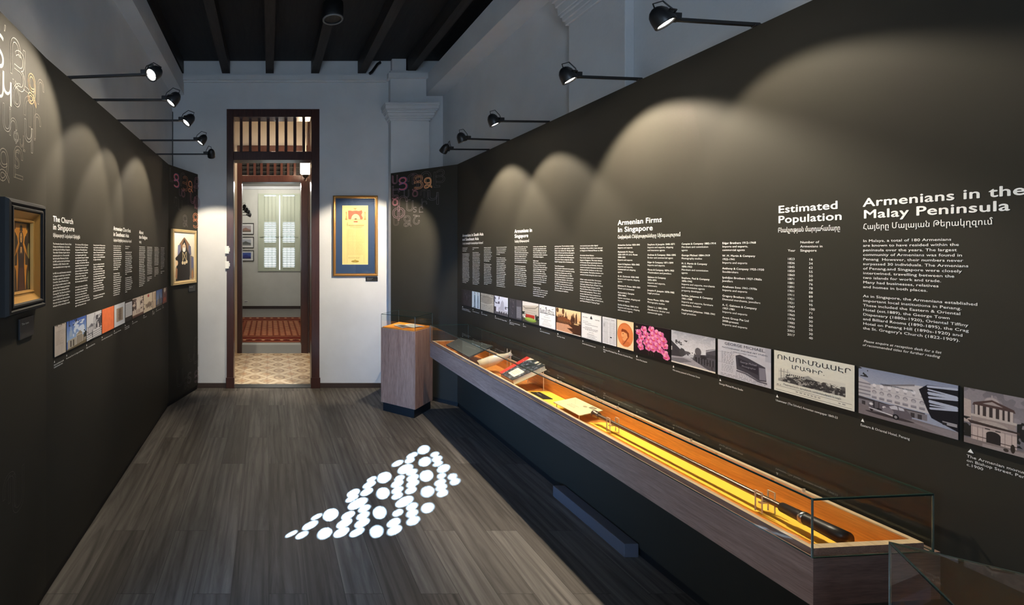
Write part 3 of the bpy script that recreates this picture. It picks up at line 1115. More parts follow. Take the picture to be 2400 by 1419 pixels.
for sgn, (a, b, la, lb) in ((-1, (wx0 + e, cxm - 0.012, 468, 634)), (1, (cxm + 0.012, wx1 - e, 726, 893))):
    la, lb = X_at(540 + la / 5.914, R1), X_at(540 + lb / 5.914, R1)
    lv = MB()
    y0, y1 = R1 + 0.0, R1 + 0.04
    lv.box(a, la, y0, y1, wz0 + e, wz1 - e).box(lb, b, y0, y1, wz0 + e, wz1 - e)
    lv.box(la, lb, y0, y1, wz0 + e, zz(1222)).box(la, lb, y0, y1, zz(955), zz(877)).box(la, lb, y0, y1, zz(598), wz1 - e - 0.03)
    s = lv.build('shutter', M['green_paint'], w3)
    sl = MB()
    for t0, t1 in ((877, 598), (1222, 955)):
        z0, z1 = zz(t0), zz(t1)
        n = 11
        for i in range(n):
            z = z0 + (z1 - z0) * (i + 0.5) / n
            sl.obox((0, y0 + 0.02, z), (1, 0, 0), Vector((0, 1, -0.42)).normalized(), Vector((0, 0.42, 1)).normalized(), la, lb, -0.022, 0.022, -0.003, 0.003)
    sl.build('louvres', M['green_paint'], s)
    for k in range(4):
        x = la + (lb - la) * (k + 0.12) / 3.25
        MB().tube([(x, R1 - 0.015, wz0 + e), (x, R1 - 0.015, wz1 - e)], 0.005, 6).build('grille_bar', M['green_paint'], s)
for zq in (zz(800),):
    MB().box(wx0 + e, wx1 - e, R1 - 0.02, R1 - 0.012, zq - 0.006, zq + 0.006).build('grille_rail', M['green_paint'], w3)

# framed landscape prints on the far wall
ff = Frame((0, R1), (1, R1))


def frame_ring(fr, s0, s1, z0, z1, prof):
    """mitred frame; prof = (inset from the outer edge, height off the wall) points"""
    mb = MB()
    P = []
    for q, h_ in prof:
        P.append([fr.at(s0 + q, z0 + q, h_), fr.at(s1 - q, z0 + q, h_), fr.at(s1 - q, z1 - q, h_), fr.at(s0 + q, z1 - q, h_)])
    V = [p for r_ in P for p in r_]
    fs = []
    for i in range(len(prof) - 1):
        for k in range(4):
            fs.append((i * 4 + k, i * 4 + (k + 1) % 4, (i + 1) * 4 + (k + 1) % 4, (i + 1) * 4 + k))
    return mb.add(V, fs)


for i, (p0, p1, lab, c) in enumerate((
        (523.5, 550, 'topmost of three black-framed landscapes, with a hazy brown hill', ((176, 170, 172), (150, 120, 108), (96, 88, 74))),
        (555.5, 581.5, 'middle of three black-framed landscapes, with a grey lake shore', ((176, 180, 188), (96, 100, 98), (128, 130, 130))),
        (587, 612.5, 'lowest of three black-framed landscapes, with a deep blue sea', ((70, 92, 160), (60, 66, 130), (40, 44, 80))))):
    z0, z1 = Z_at(p1, R1), Z_at(p0, R1)
    s1 = X_at(595, R1)
    s0 = s1 - 0.40
    r = empty('framed_landscape', (s0 + 0.2, R1 - 0.005, z0), lab, 'picture', 'framed landscapes in the far room')
    frame_ring(ff, s0, s1, z0, z1, [(0, 0), (0, 0.02), (0.014, 0.02), (0.014, 0.008)]).build('picture_frame', M['black'], r)
    p = Pic(40, 28, (222, 222, 218))
    p.rect(0.16, 0.2, 0.84, 0.8, c[0])
    p.poly([(0.16, 0.62), (0.34, 0.48), (0.5, 0.38), (0.66, 0.5), (0.84, 0.58), (0.84, 0.8), (0.16, 0.8)], c[1])
    p.rect(0.16, 0.68, 0.84, 0.8, c[2], 0.8)
    picture('print', p, ff, s0 + 0.013, s1 - 0.013, z0 + 0.013, z1 - 0.013, 0.002, 0.008, M['print'], r)

# electrical socket, ceiling lamp, row of spotlights on the far side
so = empty('wall_socket', (X_at(576, R1), R1, Z_at(709, R1)), 'small white double socket low on the far wall', 'socket')
MB().box(X_at(573, R1), X_at(580.5, R1), R1 - 0.012, R1, Z_at(710, R1), Z_at(704, R1)).build('face_plate', M['white_plastic'], so, 0.002)
for px in (575, 578.5):
    MB().box(X_at(px - 1, R1), X_at(px + 1, R1), R1 - 0.0125, R1 - 0.0115, Z_at(708.5, R1), Z_at(706.5, R1)).build('outlet', M['black'], so)
cl = empty('ceiling_lamp', (X_at(653, 9.9), 9.9, 3.10), 'small lit ceiling lamp above the shuttered window', 'lamp')
cxl = (X_at(653, 9.9), 9.9, 3.10)
MB().lathe(cxl, (0, 0, 1), [(0.0, 0.05), (0.0, 0.075), (0.03, 0.14), (0.06, 0.14)], 20).build('rim', M['steel'], cl)
MB().lathe(cxl, (0, 0, 1), [(-0.006, 0.0), (0.002, 0.07)], 20).build('diffuser', M['ceil_lamp'], cl)
lamp('ceiling_lamp_light', cl, (cxl[0], cxl[1] - 0.2, 3.02), P_FAR, (1.0, 0.95, 0.86), 0.08)
for i, (px, py, y) in enumerate(((570, 486, 8.8), (575, 493, 9.2), (579.5, 498, 9.6), (583, 505, 10.0))):
    x, z = X_at(px, y), Z_at(py, y)
    spotlight((x - 0.42, y, z), (x - 0.04, y, z), (x - 0.5, y + 0.1, 1.2), ('nearest and highest', 'second', 'third', 'farthest and lowest')[i] + ' of four black spotlights in the far room', 'spotlights in the far room', 0, False, 1.0)
struct('wall_far_partition', MB().box(-1.2, -0.93, 8.5, 10.3, ZF, 2.66), M['far_wall'])

# patterned rug
rw, rh = 200, 200
rp = Pic(rw, rh, (128, 58, 40), asp=0.66)
rp.rect(0, 0, 1, 1, (120, 50, 36))
for a, c in ((0.0, (150, 90, 70)), (0.02, (92, 32, 24)), (0.07, (168, 120, 92)), (0.085, (104, 36, 26)), (0.15, (150, 96, 70)), (0.17, (70, 26, 22)), (0.185, (140, 78, 56))):
    rp.rect(a * 1.2, a, 1 - a * 1.2, 1 - a, c)
rp.rect(0.085, 0.08, 0.135, 0.92, (150, 122, 62))
rp.rect(0.14, 0.1, 0.20, 0.9, (58, 26, 22))
for k in range(26):
    v0 = 0.11 + k * 0.03
    rp.rect(0.15, v0, 0.19, v0 + 0.013, (190, 170, 140))
    rp.rect(0.80, v0, 0.85, v0 + 0.013, (190, 160, 130))
for k in range(24):
    u0 = 0.06 + k * 0.037
    for v0 in (0.04, 0.93):
        rp.ell(u0, v0 + 0.012, 0.013, 0.018, (84, 28, 22) if k % 2 else (186, 140, 108))
for k in range(10):
    u0 = 0.25 + k * 0.052
    rp.rect(u0, 0.2, u0 + 0.005, 0.8, (84, 30, 22))
    for q in range(30):
        rp.rect(u0 + 0.012, 0.203 + q * 0.02, u0 + 0.046, 0.215 + q * 0.02, (196, 150, 116) if (q + k) % 2 else (160, 96, 70))
rp.grain(0.18, 60)
tag(flat_picture('patterned_rug', rp, -0.95, 1.05, 6.86, 9.43, ZF, ZF + 0.012, M['textile']), 'red-brown oriental rug with striped borders on the far room floor', 'rug')

# ================================================================== display panels with their lettering
FR = Frame((1.88, 4.38), (1.88, 0.45))                 # right wall, read towards the viewer
FRE = Frame((1.356, 4.885), (1.88, 4.38))              # right wall, angled far end
FL = Frame((-1.0, 1.975), (-1.0, 4.38))                # left wall, read away from the viewer
FLE = Frame((-1.0, 4.38), (-0.80, 4.95))
FLN = Frame((-0.962, 1.45), (-1.0, 1.975))             # left wall, angled near end


def panel(fr, name, label, thick, inner=0.0):
    r = empty(name, fr.at(fr.len / 2, 0), label, 'display panel')
    MB().obox(fr.o, fr.u, fr.n, (0, 0, 1), 0, fr.len, -thick, 0, 0.045, ZT).build('board', M['panel'], r)
    MB().obox(fr.o, fr.u, fr.n, (0, 0, 1), 0, fr.len, -thick, -0.010, 0.0, 0.045).build('kick_strip', M['black'], r)
    return r


PR = panel(FR, 'display_panel', 'long charcoal panel on the right wall with white text about Armenians', 0.08)
PRE = panel(FRE, 'display_panel', 'angled charcoal panel with coloured ornate letters behind the wooden pedestal', 0.045)
PL = panel(FL, 'display_panel', 'charcoal panel on the left wall headed The Church in Singapore', 0.08)
PLE = panel(FLE, 'display_panel', 'narrow charcoal panel with ornate letters, left of the doorway', 0.045)
PLN = panel(FLN, 'display_panel', 'charcoal panel with pale ornate letters at the left edge of the view', 0.05)


def sR(px):
    return 4.38 - 1.88 * F / (px - CX)


def sL(px):
    return F * 1.0 / (CX - px) - 1.975


def block(fr, parent, name, lines):
    mb = MB()
    write(mb, fr, lines)
    return mb.build(name, M['white_print'], parent)


def heading(fr, parent, s, rows, sub, sub_w, size=0.0375, widths=(None, None), z0=1.692):
    block(fr, parent, 'heading', [(t, s, z0 - 0.0372 * i, size, 0.028, widths[i]) for i, t in enumerate(rows)])
    block(fr, parent, 'armenian_subheading', [(sub, s, z0 - 0.0715 + (0.0372 if len(rows) == 1 else 0), 0.0245, 0.014, sub_w)])


def column(fr, parent, s, text, z0=1.581, dz=0.01438, size=0.0112, width=0.165, bold=0.012):
    out = []
    rows = text.split('|')
    for i, t in enumerate(rows + ['']):
        if not t:
            if out:
                block(fr, parent, 'text_paragraph', out)
            out = []
            continue
        b = bold
        if t.startswith('*'):
            t, b = t[1:], 0.028
        t = t.strip()
        co = text_geo(t, b, 2)[0] if t else None
        wd = None
        if co is not None and len(co):
            nat = co[:, 0].max() * size
            wd = min(nat, width)
        out.append((t, s, z0 - dz * i, size, b, wd))


# ---- right wall
heading(FR, PR, sR(1084), ('Armenians in South Asia', 'and Southeast Asia'), 'Հայերը Հարավային և Հարավարևելյան Ասիայում', sR(1132) - sR(1084), widths=(sR(1133) - sR(1084), sR(1122) - sR(1084)))
A1 = ("Armenians have traded|across Asia since the|sixteenth century||Encouraged by Shah Abbas, the|merchants of New Julfa set out|along the routes to India and|beyond, dealing in silk, spices|and precious stones. They soon|settled in the great ports, in|Surat, Agra, Calcutta, Madras|and Dhaka, building churches|and schools of their own. By|the eighteenth century a chain|of families linked Isfahan with|Manila and Canton. Letters of|credit passed between cousins,|and ships carried their cargoes|under many flags. From Bengal|they moved eastwards to Burma,|Malacca, Penang and Java, and|were welcomed by the Dutch|and the British companies|as honest traders.",
      "to the Straits in the early|years.||In Java and in Batavia, the|merchants owned houses, land|and plantations. Their church|was consecrated in the year|1831 and their club was well|known. Others travelled on to|Rangoon, where the king gave|them posts at the court, and|to Siam and to Hong Kong. In|Malacca a few families lived|beside the river, trading with|the islands to the east and|with the ports of China. The|gravestones in the old Dutch|church still carry their names|and letters. As the trade of|Malacca declined, the people|went to Penang and then to|the new port of Singapore,|taking with them their faith|and their family firms.",
      "Armenians in Penang built|a church in 1822 and ran|firms, hotels and shops in|the town. Some became well|known as hoteliers across|the region, and as owners of|ships, rubber estates and|printing houses, until the|war brought change.||The community was always|small, yet its merchants|were respected by all their|neighbours, and their gifts|helped to build hospitals|and schools in every port.|Many married within other|communities, and in time the|families scattered to India,|Australia and America. Those|who stayed kept their feasts,|songs and language alive for|their children.",
      "By the end of the Second World|War most of the congregations|in Southeast Asia had become|very small and today only a|few remain.||From the 1990s new visitors|arrived from Armenia and from|the diaspora to work in the|region, and once again the|churches are opened for feast|days and weddings. The books,|letters and photographs that|the old families left behind|tell us of a people who lived|far from home and who added|much to the ports in which|they settled. Some of these|are shown here, beside the|story of the Armenians of|Singapore, Penang and Java,|which is still being written|by those who live here now.")
for px, t in zip((1084, 1107.7, 1134.5, 1164), A1):
    column(FR, PR, sR(px), t, width=0.168)
heading(FR, PR, sR(1206.3), ('Armenians in', 'Singapore'), 'Հայերը Սինգապուրում', sR(1240) - sR(1206.3), widths=(sR(1247) - sR(1206.3), sR(1238) - sR(1206.3)))
B1 = ("Between 1820 and 2017, fewer than|700 Armenians have lived in Sin-|gapore at any time. Yet this small|community, which was accustomed to|commerce, has left its mark on the|city, from its oldest church to its|national flower, and its name is|found today beside the streets and|the historic landmarks of the city.||Though few and scattered, the|Armenians held together in an|island trade, and founded trading|firms that lasted for a century,|dealing in gambier, gutta percha,|spices, rubber and opium. Others|became brokers, auctioneers and|lawyers, jewellers, and hoteliers.|As the century went on the com-|munity grew, and more families|came from Persia and from Java.",
      "In these years, the Straits Times|newspaper, the national orchid|flower, the Raffles Hotel and the|Church of St. Gregory were all|founded by Armenians, and all are|still standing in Singapore.||Raffles Hotel|After the success of their hotels|in Penang, the Eastern and the|Oriental Hotel, Martin and Tigran|opened in Singapore the famous|Raffles Hotel in 1887. It was|soon the best hotel in the East,|and had many famous guests who|visited from Europe. Their hotel|was known for its fine table and|service, and it stands today as a|national monument.||The Straits Times|In 1845, Catchick imported a press|and the Straits Times was founded|by him. Its first editor was paid|a hundred dollars a month.",
      "printing press. The broadsheet initially|printed as an eight-page weekly. Its first|edition was released on 15th July 1845.|Robert Woods was hired as the paper's|editor and bought over the press and|paper from Catchick the following year.|The Straits Times is today the oldest|English language daily in Southeast Asia.||Vanda Miss Joaquim|Agnes Joaquim cultivated in her garden|an orchid the hybrid created by crossing|the Burmese Vanda teres with the|Malayan Vanda hookeriana. In 1893,|she showed the flower to the director|of the Botanic Gardens, who named it|after her and described it in a paper.|In 1899 her orchid won first prize at|the flower show. The bloom was later|chosen in 1981 as the national flower|for its beauty and resilience.",
      "one hundred years after Agnes'|breeding of the orchid, it was selected|as Singapore's National Flower in 1981.||Armenian Street Names|Four street names attest to Armenian|legacy in Singapore. The most obvious|is Armenian Street (previously known|as Armenian Church Street), where the|church is located. Armenian merchant|Sarkies had his residence on the road|with properties. The Sarkies brothers also|owned a house along the same road.||Other roads named after Armenians|include Galistan Avenue (after Emile|Galistan), Sarkies Road off Bukit Timah|Road (after Regina Sarkies), and St.|Martin's Drive where Michael Martin|Martin had a property. Three other|streets that have been renamed are|Armenian Lane, running off Armenian|Street, St. Gregory's Place off Hill Street,|and Narcis Road in Tanjong Pagar.")
for px, t in zip((1206.3, 1249.8, 1300.5, 1359.7), B1):
    column(FR, PR, sR(px), t, width=0.185)
heading(FR, PR, sR(1448.2), ('Armenian Firms', 'in Singapore'), 'Հայկական Ընկերությունները Սինգապուրում', sR(1595) - sR(1448.2), widths=(sR(1551.3) - sR(1448.2), sR(1530) - sR(1448.2)))
# firms: * marks bold rows, a half row parts the entries
FIRMS = ("*Aristarkies Sarkies 1820-1841|Imports and exports|~|*Mackertich M. Moses|*1820-1839; M. & G. Moses|*1840-1842|Imports and exports|~|*Apcar & Stephens 1826-1842|Imports and exports,|commercial and shipping|agents|~|*G. & I. Zachariah 1828-1843|Imports and exports, shipping|agents|~|*Johannes M. Moses 1830-1831|Watch and clockmaker|~|*Mackertich J. Carapiet|*1836-1860s|Opium merchant, shipping and|insurance agents|~|*Sarkies & Moses 1840-1914|Imports and exports, shipping|and insurance agents",
         "*Stephens & Joaquim 1848-1871|Imports and exports, shipping|and insurance agents|~|*Andreas & Company 1866-1895|Broker and commercial agent|~|*Edgar & Company 1871-1899|Imports and exports|~|*Moses & Company 1874-1903|Watchmakers and jewellers|~|*Galstaun & Company|*1872-1874|Imports and exports,|auctioneers|~|*Joaquim P. Joaquim 1878-1902|Legal practices|~|~|*Moses Moses 1878-1909|Photography studios|~|*Chater L. J. 1883-1908|Manufacturer, broker and|commercial agent",
         "*Carapiet & Company 1882-1914|Merchant and commission|agents|~|*George Michael 1884-1919|Photography studios|~|*M. S. Martin & Company|*1890-1922|Merchant and commission|agents|~|*Stephens, Paul & Company|*1896-1942|Imports and exports, merchants|and commission agents|property developers|~|*Sarkies, Johannes & Company|*1901-1908|Imports and exports, furniture|merchants, hotelier|~|*Mackertich Johannes 1908-1941|Legal practices",
         "*Edgar Brothers 1912-1968|Imports and exports,|commercial agents|~|*W. M. Martin & Company|*1922-1941|Imports and exports|~|*Anthony & Company 1925-1930|Stockbrokers|~|*Ipekdjian Brothers 1927-1960s|Jewellers|~|*Arathoon Sons 1941-1970s|Imports and exports|~|*Gregory Brothers 1950s|Diamond merchants, jewellers|~|*A. C. Galstaun & Company|*1957-1981|Imports and exports|~|*Arevà Group Pte Ltd|*2008-present|Imports and exports")
for px, txt, half in zip((1448.2, 1517.8, 1597.6, 1693.2), FIRMS, (0.58, 0.58, 0.62, 0.66)):
    z = 1.581
    out = []
    for t in txt.split('|') + ['~']:
        if t == '~':
            z -= 0.0142 * half
            if out:
                block(FR, PR, 'text_paragraph', out)
            out = []
            continue
        b = 0.026 if t.startswith('*') else 0.012
        out.append((t.strip('*'), sR(px), z, 0.0112, b, None))
        z -= 0.0142
heading(FR, PR, sR(1823.6), ('Estimated', 'Population'), 'Բնակչության մարդահամարը', sR(1969) - sR(1823.6), widths=(sR(1963.5) - sR(1823.6), sR(1973) - sR(1823.6)))
yrs = '1823 1836 1845 1850 1860 1871 1881 1891 1901 1911 1921 1931 1947 1954 1960 1970 1980 1990 2002 2017'.split()
num = '16 34 63 55 50 60 76 78 88 89 10 95 100 71 60 30 30 25 30 40'.split()
tb, ty = [], []
block(FR, PR, 'table_heading', [('Number of', sR(1875.8), 1.579, 0.0115, 0.016, None), ('Armenians in', sR(1875.8), 1.5645, 0.0115, 0.016, None), ('Singapore', sR(1875.8), 1.55, 0.0115, 0.016, None),
      ('Year', sR(1847), 1.55, 0.0115, 0.016, None)])
for i in range(20):
    ty.append((yrs[i], sR(1845.5), 1.5195 - 0.01438 * i, 0.0112, 0.010, None))
    tb.append((num[i], sR(1896), 1.5195 - 0.01438 * i - 0.0005, 0.0112, 0.010, None))
block(FR, PR, 'year_column', ty)
block(FR, PR, 'number_column', tb)
heading(FR, PR, sR(2023), ('Armenians in the', 'Malay Peninsula'), 'Հայերը Մալայան Թերակղզում', sR(2327) - sR(2023), widths=(sR(2404) - sR(2023), sR(2368) - sR(2023)))
E1 = "In Malaya, a total of 180 Armenians|are known to have resided within the|peninsula over the years. The largest|community of Armenians was found in|Penang  However, their numbers never|surpassed 30 individuals. The Armenians|of Penang.and Singapore were closely|intertwined, travelling between the|two islands for work and trade.|Many had businesses, relatives|and homes in both places.||As in Singapore, the Armenians established|important local institutions in Penang.|These included the Eastern & Oriental|Hotel (est.1889), the George Town|Dispensary (1880s-1920), Oriental Tiffiny|and Billiard Rooms (1890-1895), the Crag|Hotel on Penang Hill (1890s-1920) and|the St. Gregory's Church (1822-1909)."
ends = (2230, 2248, 2243, 2255, 2258, 2270, 2255, 2237, 2206, 2200, 2174, 0, 2291, 2254, 2251, 2226, 2270, 2271, 2256, 2250)
rows = []
for i, t in enumerate(E1.split('|')):
    if t:
        rows.append((t, sR(2023), 1.580 - 0.01450 * i, 0.0112, 0.012, sR(ends[i]) - sR(2023)))
block(FR, PR, 'text_paragraph', rows[:11])
block(FR, PR, 'text_paragraph', rows[11:])


def italic(fr, parent, rows):
    mb = MB()
    write(mb, fr, rows)
    z0 = min(p[2] for p in mb.v)
    mb.v = [tuple(Vector(p) + fr.u * 0.22 * (p[2] - z0)) for p in mb.v]
    return mb.build('italic_note', M['white_print'], parent)


italic(FR, PR, [('Please enquire at reception desk for a list', sR(2021), 1.264, 0.0105, 0.004, sR(2202) - sR(2021)), ('of recommended titles for further reading', sR(2021), 1.2515, 0.0105, 0.004, sR(2202) - sR(2021))])

# ---- left wall
heading(FL, PL, sL(124), ('The Church', 'in Singapore'), 'Սինգապուրի Հայկական Եկեղեցին', sL(187) - sL(124), widths=(sL(171) - sL(124), sL(174) - sL(124)), z0=1.690)
L1 = ("The Armenian Apostolic Church of Saint|Gregory the Illuminator is the oldest|surviving church building in Singapore.|Two other Christian chapels were in|existence prior to it. One was built|by the London Missionary Society|in 1819, and the other by the Roman|Catholics in 1833. However, both|were demolished and no longer exist.||In 1833, the small Armenian community|in Singapore numbering no more than|forty-four, appealed to the Resident|Councillor, Samuel Bonham, for a|plot of land to build a church. In 1834,|the East India Company government|granted the site at the foot of Fort|Canning Hill. The Church was built at|a cost of $5,058.30 Spanish dollars,|most of which came from just twelve|Armenian families in Singapore, an|indication of the community's wealth.",
      "On 1st January 1835, the Supreme|Archimandrite, Reverend Thomas|Gregorian of New Julfa, blessed|the foundation stone. The church|was designed by public works|superintendent George D. Coleman|(of neighbouring Coleman Road|namesake). On 26th March 1836, the|completed Church was consecrated|by the visiting priest Reverend|Johannes Catchick in a three and a|half hour long ceremony, and was|dedicated to St. Gregory the|Illuminator, the first Catholicos of|the Armenian Apostolic Church.||In the early decades, the building|saw additions and modification to|the structure. During the 1840s|the bell turret was considered|removed structurally unsafe and was|demolished and replaced in 1853. The|tower, rounded roof and spire replaced|again with the present tower.",
      "During the church's 150 years services|many had fallen into disrepair until the|1990s, with restoration funds by the|diaspora. The restored church became|also for the religious services. In|Singapore it has been faithfully rebuilt|for rights and feast days.||Apart from weddings in the church|building, a small bungalow stands in|1905, paid for by Mrs Nanajan|was dedicated in the church grounds|as a residence for the priest. In 1938|St. Gregory's church was moved to|Father and Archbishop. The monument|now, with the church graveyard.|Parsonage was added by the|Georgia architects. The building|Gallery. The Church was gazetted|as a National Monument in 1973.||*Photography is permitted inside the|*parsonage but not in the nave",
      "By tradition, the first Christian|sanctuary built on the hill was|the first large building to have|in Rangoon, with pillars and glass|windows and white-washed walls.|The second was built in Penang by|the merchants in 1822. A third in|Batavia was built of brick with|a tall dome and was opened in|1831. A fourth was the church|of Singapore, built in 1835|by the community.||The buildings of Surabaya,|also in Java, were raised in|1927 by the Armenian colony. In|Dhaka, Madras and in Calcutta|the churches of the eighteenth|century still stand and are in|use. All were built to a plan|with a nave, a gallery and an|altar raised above the floor,|and dedicated to the saints|of the Armenian church.",
      "There are churches in|Southeast Asia.||Although the Apostolic church|is one of the oldest, its rites|and prayers are in the classical|Armenian language. The services|were led by priests sent from|the diocese of Isfahan in Persia,|until the last of them left for|India in 1938. The church feasts|are Christmas on the 6th January,|Easter and St. Gregory's day,|when the people come together|to pray.||A cross of stone, or khachkar,|stands beside the church. It was|carved in Armenia by the masons|of the monastery and was brought|here by friends of the church|in memory of the people who|are at rest in the graveyard|close by.")
for px, t in zip((124, 176.2, 218.8, 265.8, 293.5), L1):
    column(FL, PL, sL(px), t, z0=1.583, dz=0.01385, width=(0.205 if px < 170 else 0.185), size=0.0112)
heading(FL, PL, sL(265.8), ('Armenian Churches', 'in Southeast Asia'), 'Հայկական Եկեղեցիները Հարավարևելյան Ասիայում', sL(308) - sL(265.8), widths=(sL(306) - sL(265.8), sL(302) - sL(265.8)), z0=1.688)
heading(FL, PL, sL(326), ('About', 'the Religion'), 'Կրոնը', sL(331) - sL(326), widths=(sL(336) - sL(326), sL(345) - sL(326)), z0=1.688)
L2 = ("The Armenian Apostolic church is|one of the ancient churches of the|world. In the year 301 Armenia was|the first nation to adopt Christian|faith as the religion of the state,|when Gregory converted the king.|He became the first Catholicos and|built the cathedral in the holy|city of Etchmiadzin, where the|head of the church still lives.|In the fifth century the monk|Mesrop Mashtots gave the nation|its alphabet of letters, and the|scriptures were translated from|Greek and Syriac. The golden age|of letters began, with books of|history and hymns, many of which|are sung today. The manuscripts|were copied by monks and painted|with bright colours and gold, in|monasteries in the mountains, and|were carried away to safety in|times of war and exile.",
      "and the people took their books|wherever they went. The church|is governed by the Catholicos and|by the bishops with priests who|may marry. Its worship is called|the Badarak, the holy sacrifice,|and is sung by a choir behind a|curtain drawn before the altar.|The faithful keep many fasts in|the year and the blessing of the|grapes in August. The feast of|the nativity is kept in January.|Water is blessed on that day in|memory of the baptism. Children|are baptised and anointed at the|same time with holy oil prepared|every seven years from flowers.||The cross of the church bears|no figure but leaves and buds|as signs of life.",
      "as the tree of life. Carved in|stone the khachkars stand in the|fields and church yards, no two|of them the same. The church has|seven sacraments, as do others,|and holds the first three great|councils. It is a member of the|family of the oriental churches,|with the Coptic, Ethiopian and|Syrian churches. Its people are|found in every land, and where|they are few they still gather.||Services are held here from|time to time by visiting priests|from Sydney and Calcutta, and|all are welcome to attend them,|to light a candle and to pray|in peace.",
      "The feast of Saint Gregory the|Illuminator is kept each year.|His right hand is a relic used|to bless the holy oil and each|new Catholicos is anointed with|it in the cathedral. The story|of the saint, of his years in|the deep pit and of the vision|that showed him where to build,|is painted in many churches of|the nation. His image hangs|above the altar here and his|day is kept in June, when the|old families return from far|away for the feast.||*Text by the church trustees|*Singapore")
for px, t in zip((326, 345, 362, 376.8), L2):
    column(FL, PL, sL(px), t, z0=1.583, dz=0.01385, width=0.185)

# ---- ornate letters
INK = {}
for k, c in {'red': (206, 92, 88), 'orange': (206, 132, 92), 'amber': (206, 160, 112), 'pink': (170, 112, 124), 'mauve': (128, 104, 114), 'blue': (116, 124, 180), 'grey': (112, 104, 106), 'dim': (84, 76, 74), 'silver': (176, 172, 164), 'faint': (140, 130, 118)}.items():
    INK[k] = mat('%s_letter_ink' % k, tuple(lin(c)), 0.55, 0.3)


def ornate(fr, parent, items, squeeze=1.0):
    """outlined ornate capitals: (letter, px, py, pixel height, ink, line width, filled)"""
    by = {}
    for (ch, px, py, hp, ink, wd, fill) in items:
        s, z = fr.hit(px, py)
        zt = fr.hit(px, py - hp)[1]
        size = (zt - z) / 0.72
        mb = by.setdefault(ink, MB())
        if fill:
            co, fs = text_geo(ch, 0.0, 6)
            x0 = co[:, 0].min()
            mb.add([fr.at(s + (p[0] - x0) * size * squeeze, z + p[1] * size, 0.0008) for p in co], fs)
            continue
        cu = bpy.data.curves.new('letter', 'FONT')
        cu.body, cu.size, cu.resolution_u = ch, 1.0, 4
        cu.fill_mode = 'NONE'
        cu.bevel_depth = wd / max(size, 1e-3)
        cu.bevel_resolution = 0
        o = bpy.data.objects.new('letter', cu)
        COL.objects.link(o)
        me = bpy.data.meshes.new_from_object(o.evaluated_get(bpy.context.evaluated_depsgraph_get()))
        x0 = min((v.co.x for v in me.vertices), default=0)
        mb.add([fr.at(s + (v.co.x - x0) * size * squeeze, z + v.co.y * size, 0.0014 + v.co.z * size * 0.3) for v in me.vertices], [list(p.vertices) for p in me.polygons])
        bpy.data.objects.remove(o)
        bpy.data.curves.remove(cu)
        bpy.data.meshes.remove(me)
    for ink, mb in by.items():
        mb.build('ornate_letters', INK[ink], parent)


def z3(x, y):                                          # enlarged view of the right far panel -> photo pixels
    return 890 + x / 8.347, 390 + y / 8.347


RE = []
for ch, x, y, h_, ink, wd, fill in (
        ('Ս', 240, 350, 165, 'pink', 0.0016, 0), ('Ս', 250, 345, 150, 'mauve', 0.002, 0), ('Ց', 370, 470, 245, 'red', 0.003, 1), ('Ց', 372, 474, 252, 'blue', 0.0016, 0), ('~', 415, 240, 60, 'grey', 0.001, 0), ('Պ', 545, 425, 270, 'mauve', 0.0013, 0),
        ('Ց', 665, 455, 270, 'orange', 0.0016, 0), ('Յ', 680, 440, 235, 'amber', 0.0016, 0), ('Ր', 800, 420, 300, 'grey', 0.0014, 0), ('Ձ', 865, 440, 215, 'orange', 0.0035, 1), ('Ձ', 880, 425, 195, 'amber', 0.002, 0), ('Լ', 1060, 415, 300, 'grey', 0.001, 0), ('Յ', 1100, 330, 250, 'grey', 0.001, 0),
        ('Է', 245, 590, 200, 'mauve', 0.0022, 0), ('Ւ', 360, 520, 60, 'mauve', 0.001, 0), ('Ս', 470, 620, 150, 'grey', 0.0016, 0), ('Ծ', 635, 600, 150, 'pink', 0.0016, 0), ('Պ', 790, 660, 200, 'dim', 0.0014, 0), ('Կ', 945, 760, 290, 'grey', 0.0012, 0),
        ('Ծ', 245, 770, 150, 'pink', 0.002, 0), ('Ր', 355, 880, 290, 'mauve', 0.0016, 0), ('Ս', 520, 880, 200, 'grey', 0.0012, 0), ('~', 560, 680, 60, 'grey', 0.001, 0), ('Ի', 815, 800, 160, 'grey', 0.001, 0), ('Ը', 770, 905, 110, 'grey', 0.001, 0), ('Տ', 660, 900, 100, 'grey', 0.001, 0),
        ('Փ', 250, 1060, 270, 'mauve', 0.0018, 0), ('Վ', 405, 1010, 140, 'dim', 0.001, 0), ('Շ', 655, 1140, 190, 'grey', 0.0012, 0), ('Ձ', 470, 1180, 210, 'grey', 0.001, 0), ('Ս', 265, 1160, 160, 'dim', 0.0012, 0)):
    px, py = z3(x, y)
    RE.append((ch, px, py, h_ / 8.347, ink, wd, fill))
ornate(FRE, PRE, RE, 0.95)


def z4(x, y):
    return 380 + x / 4.4375, 380 + y / 4.4375


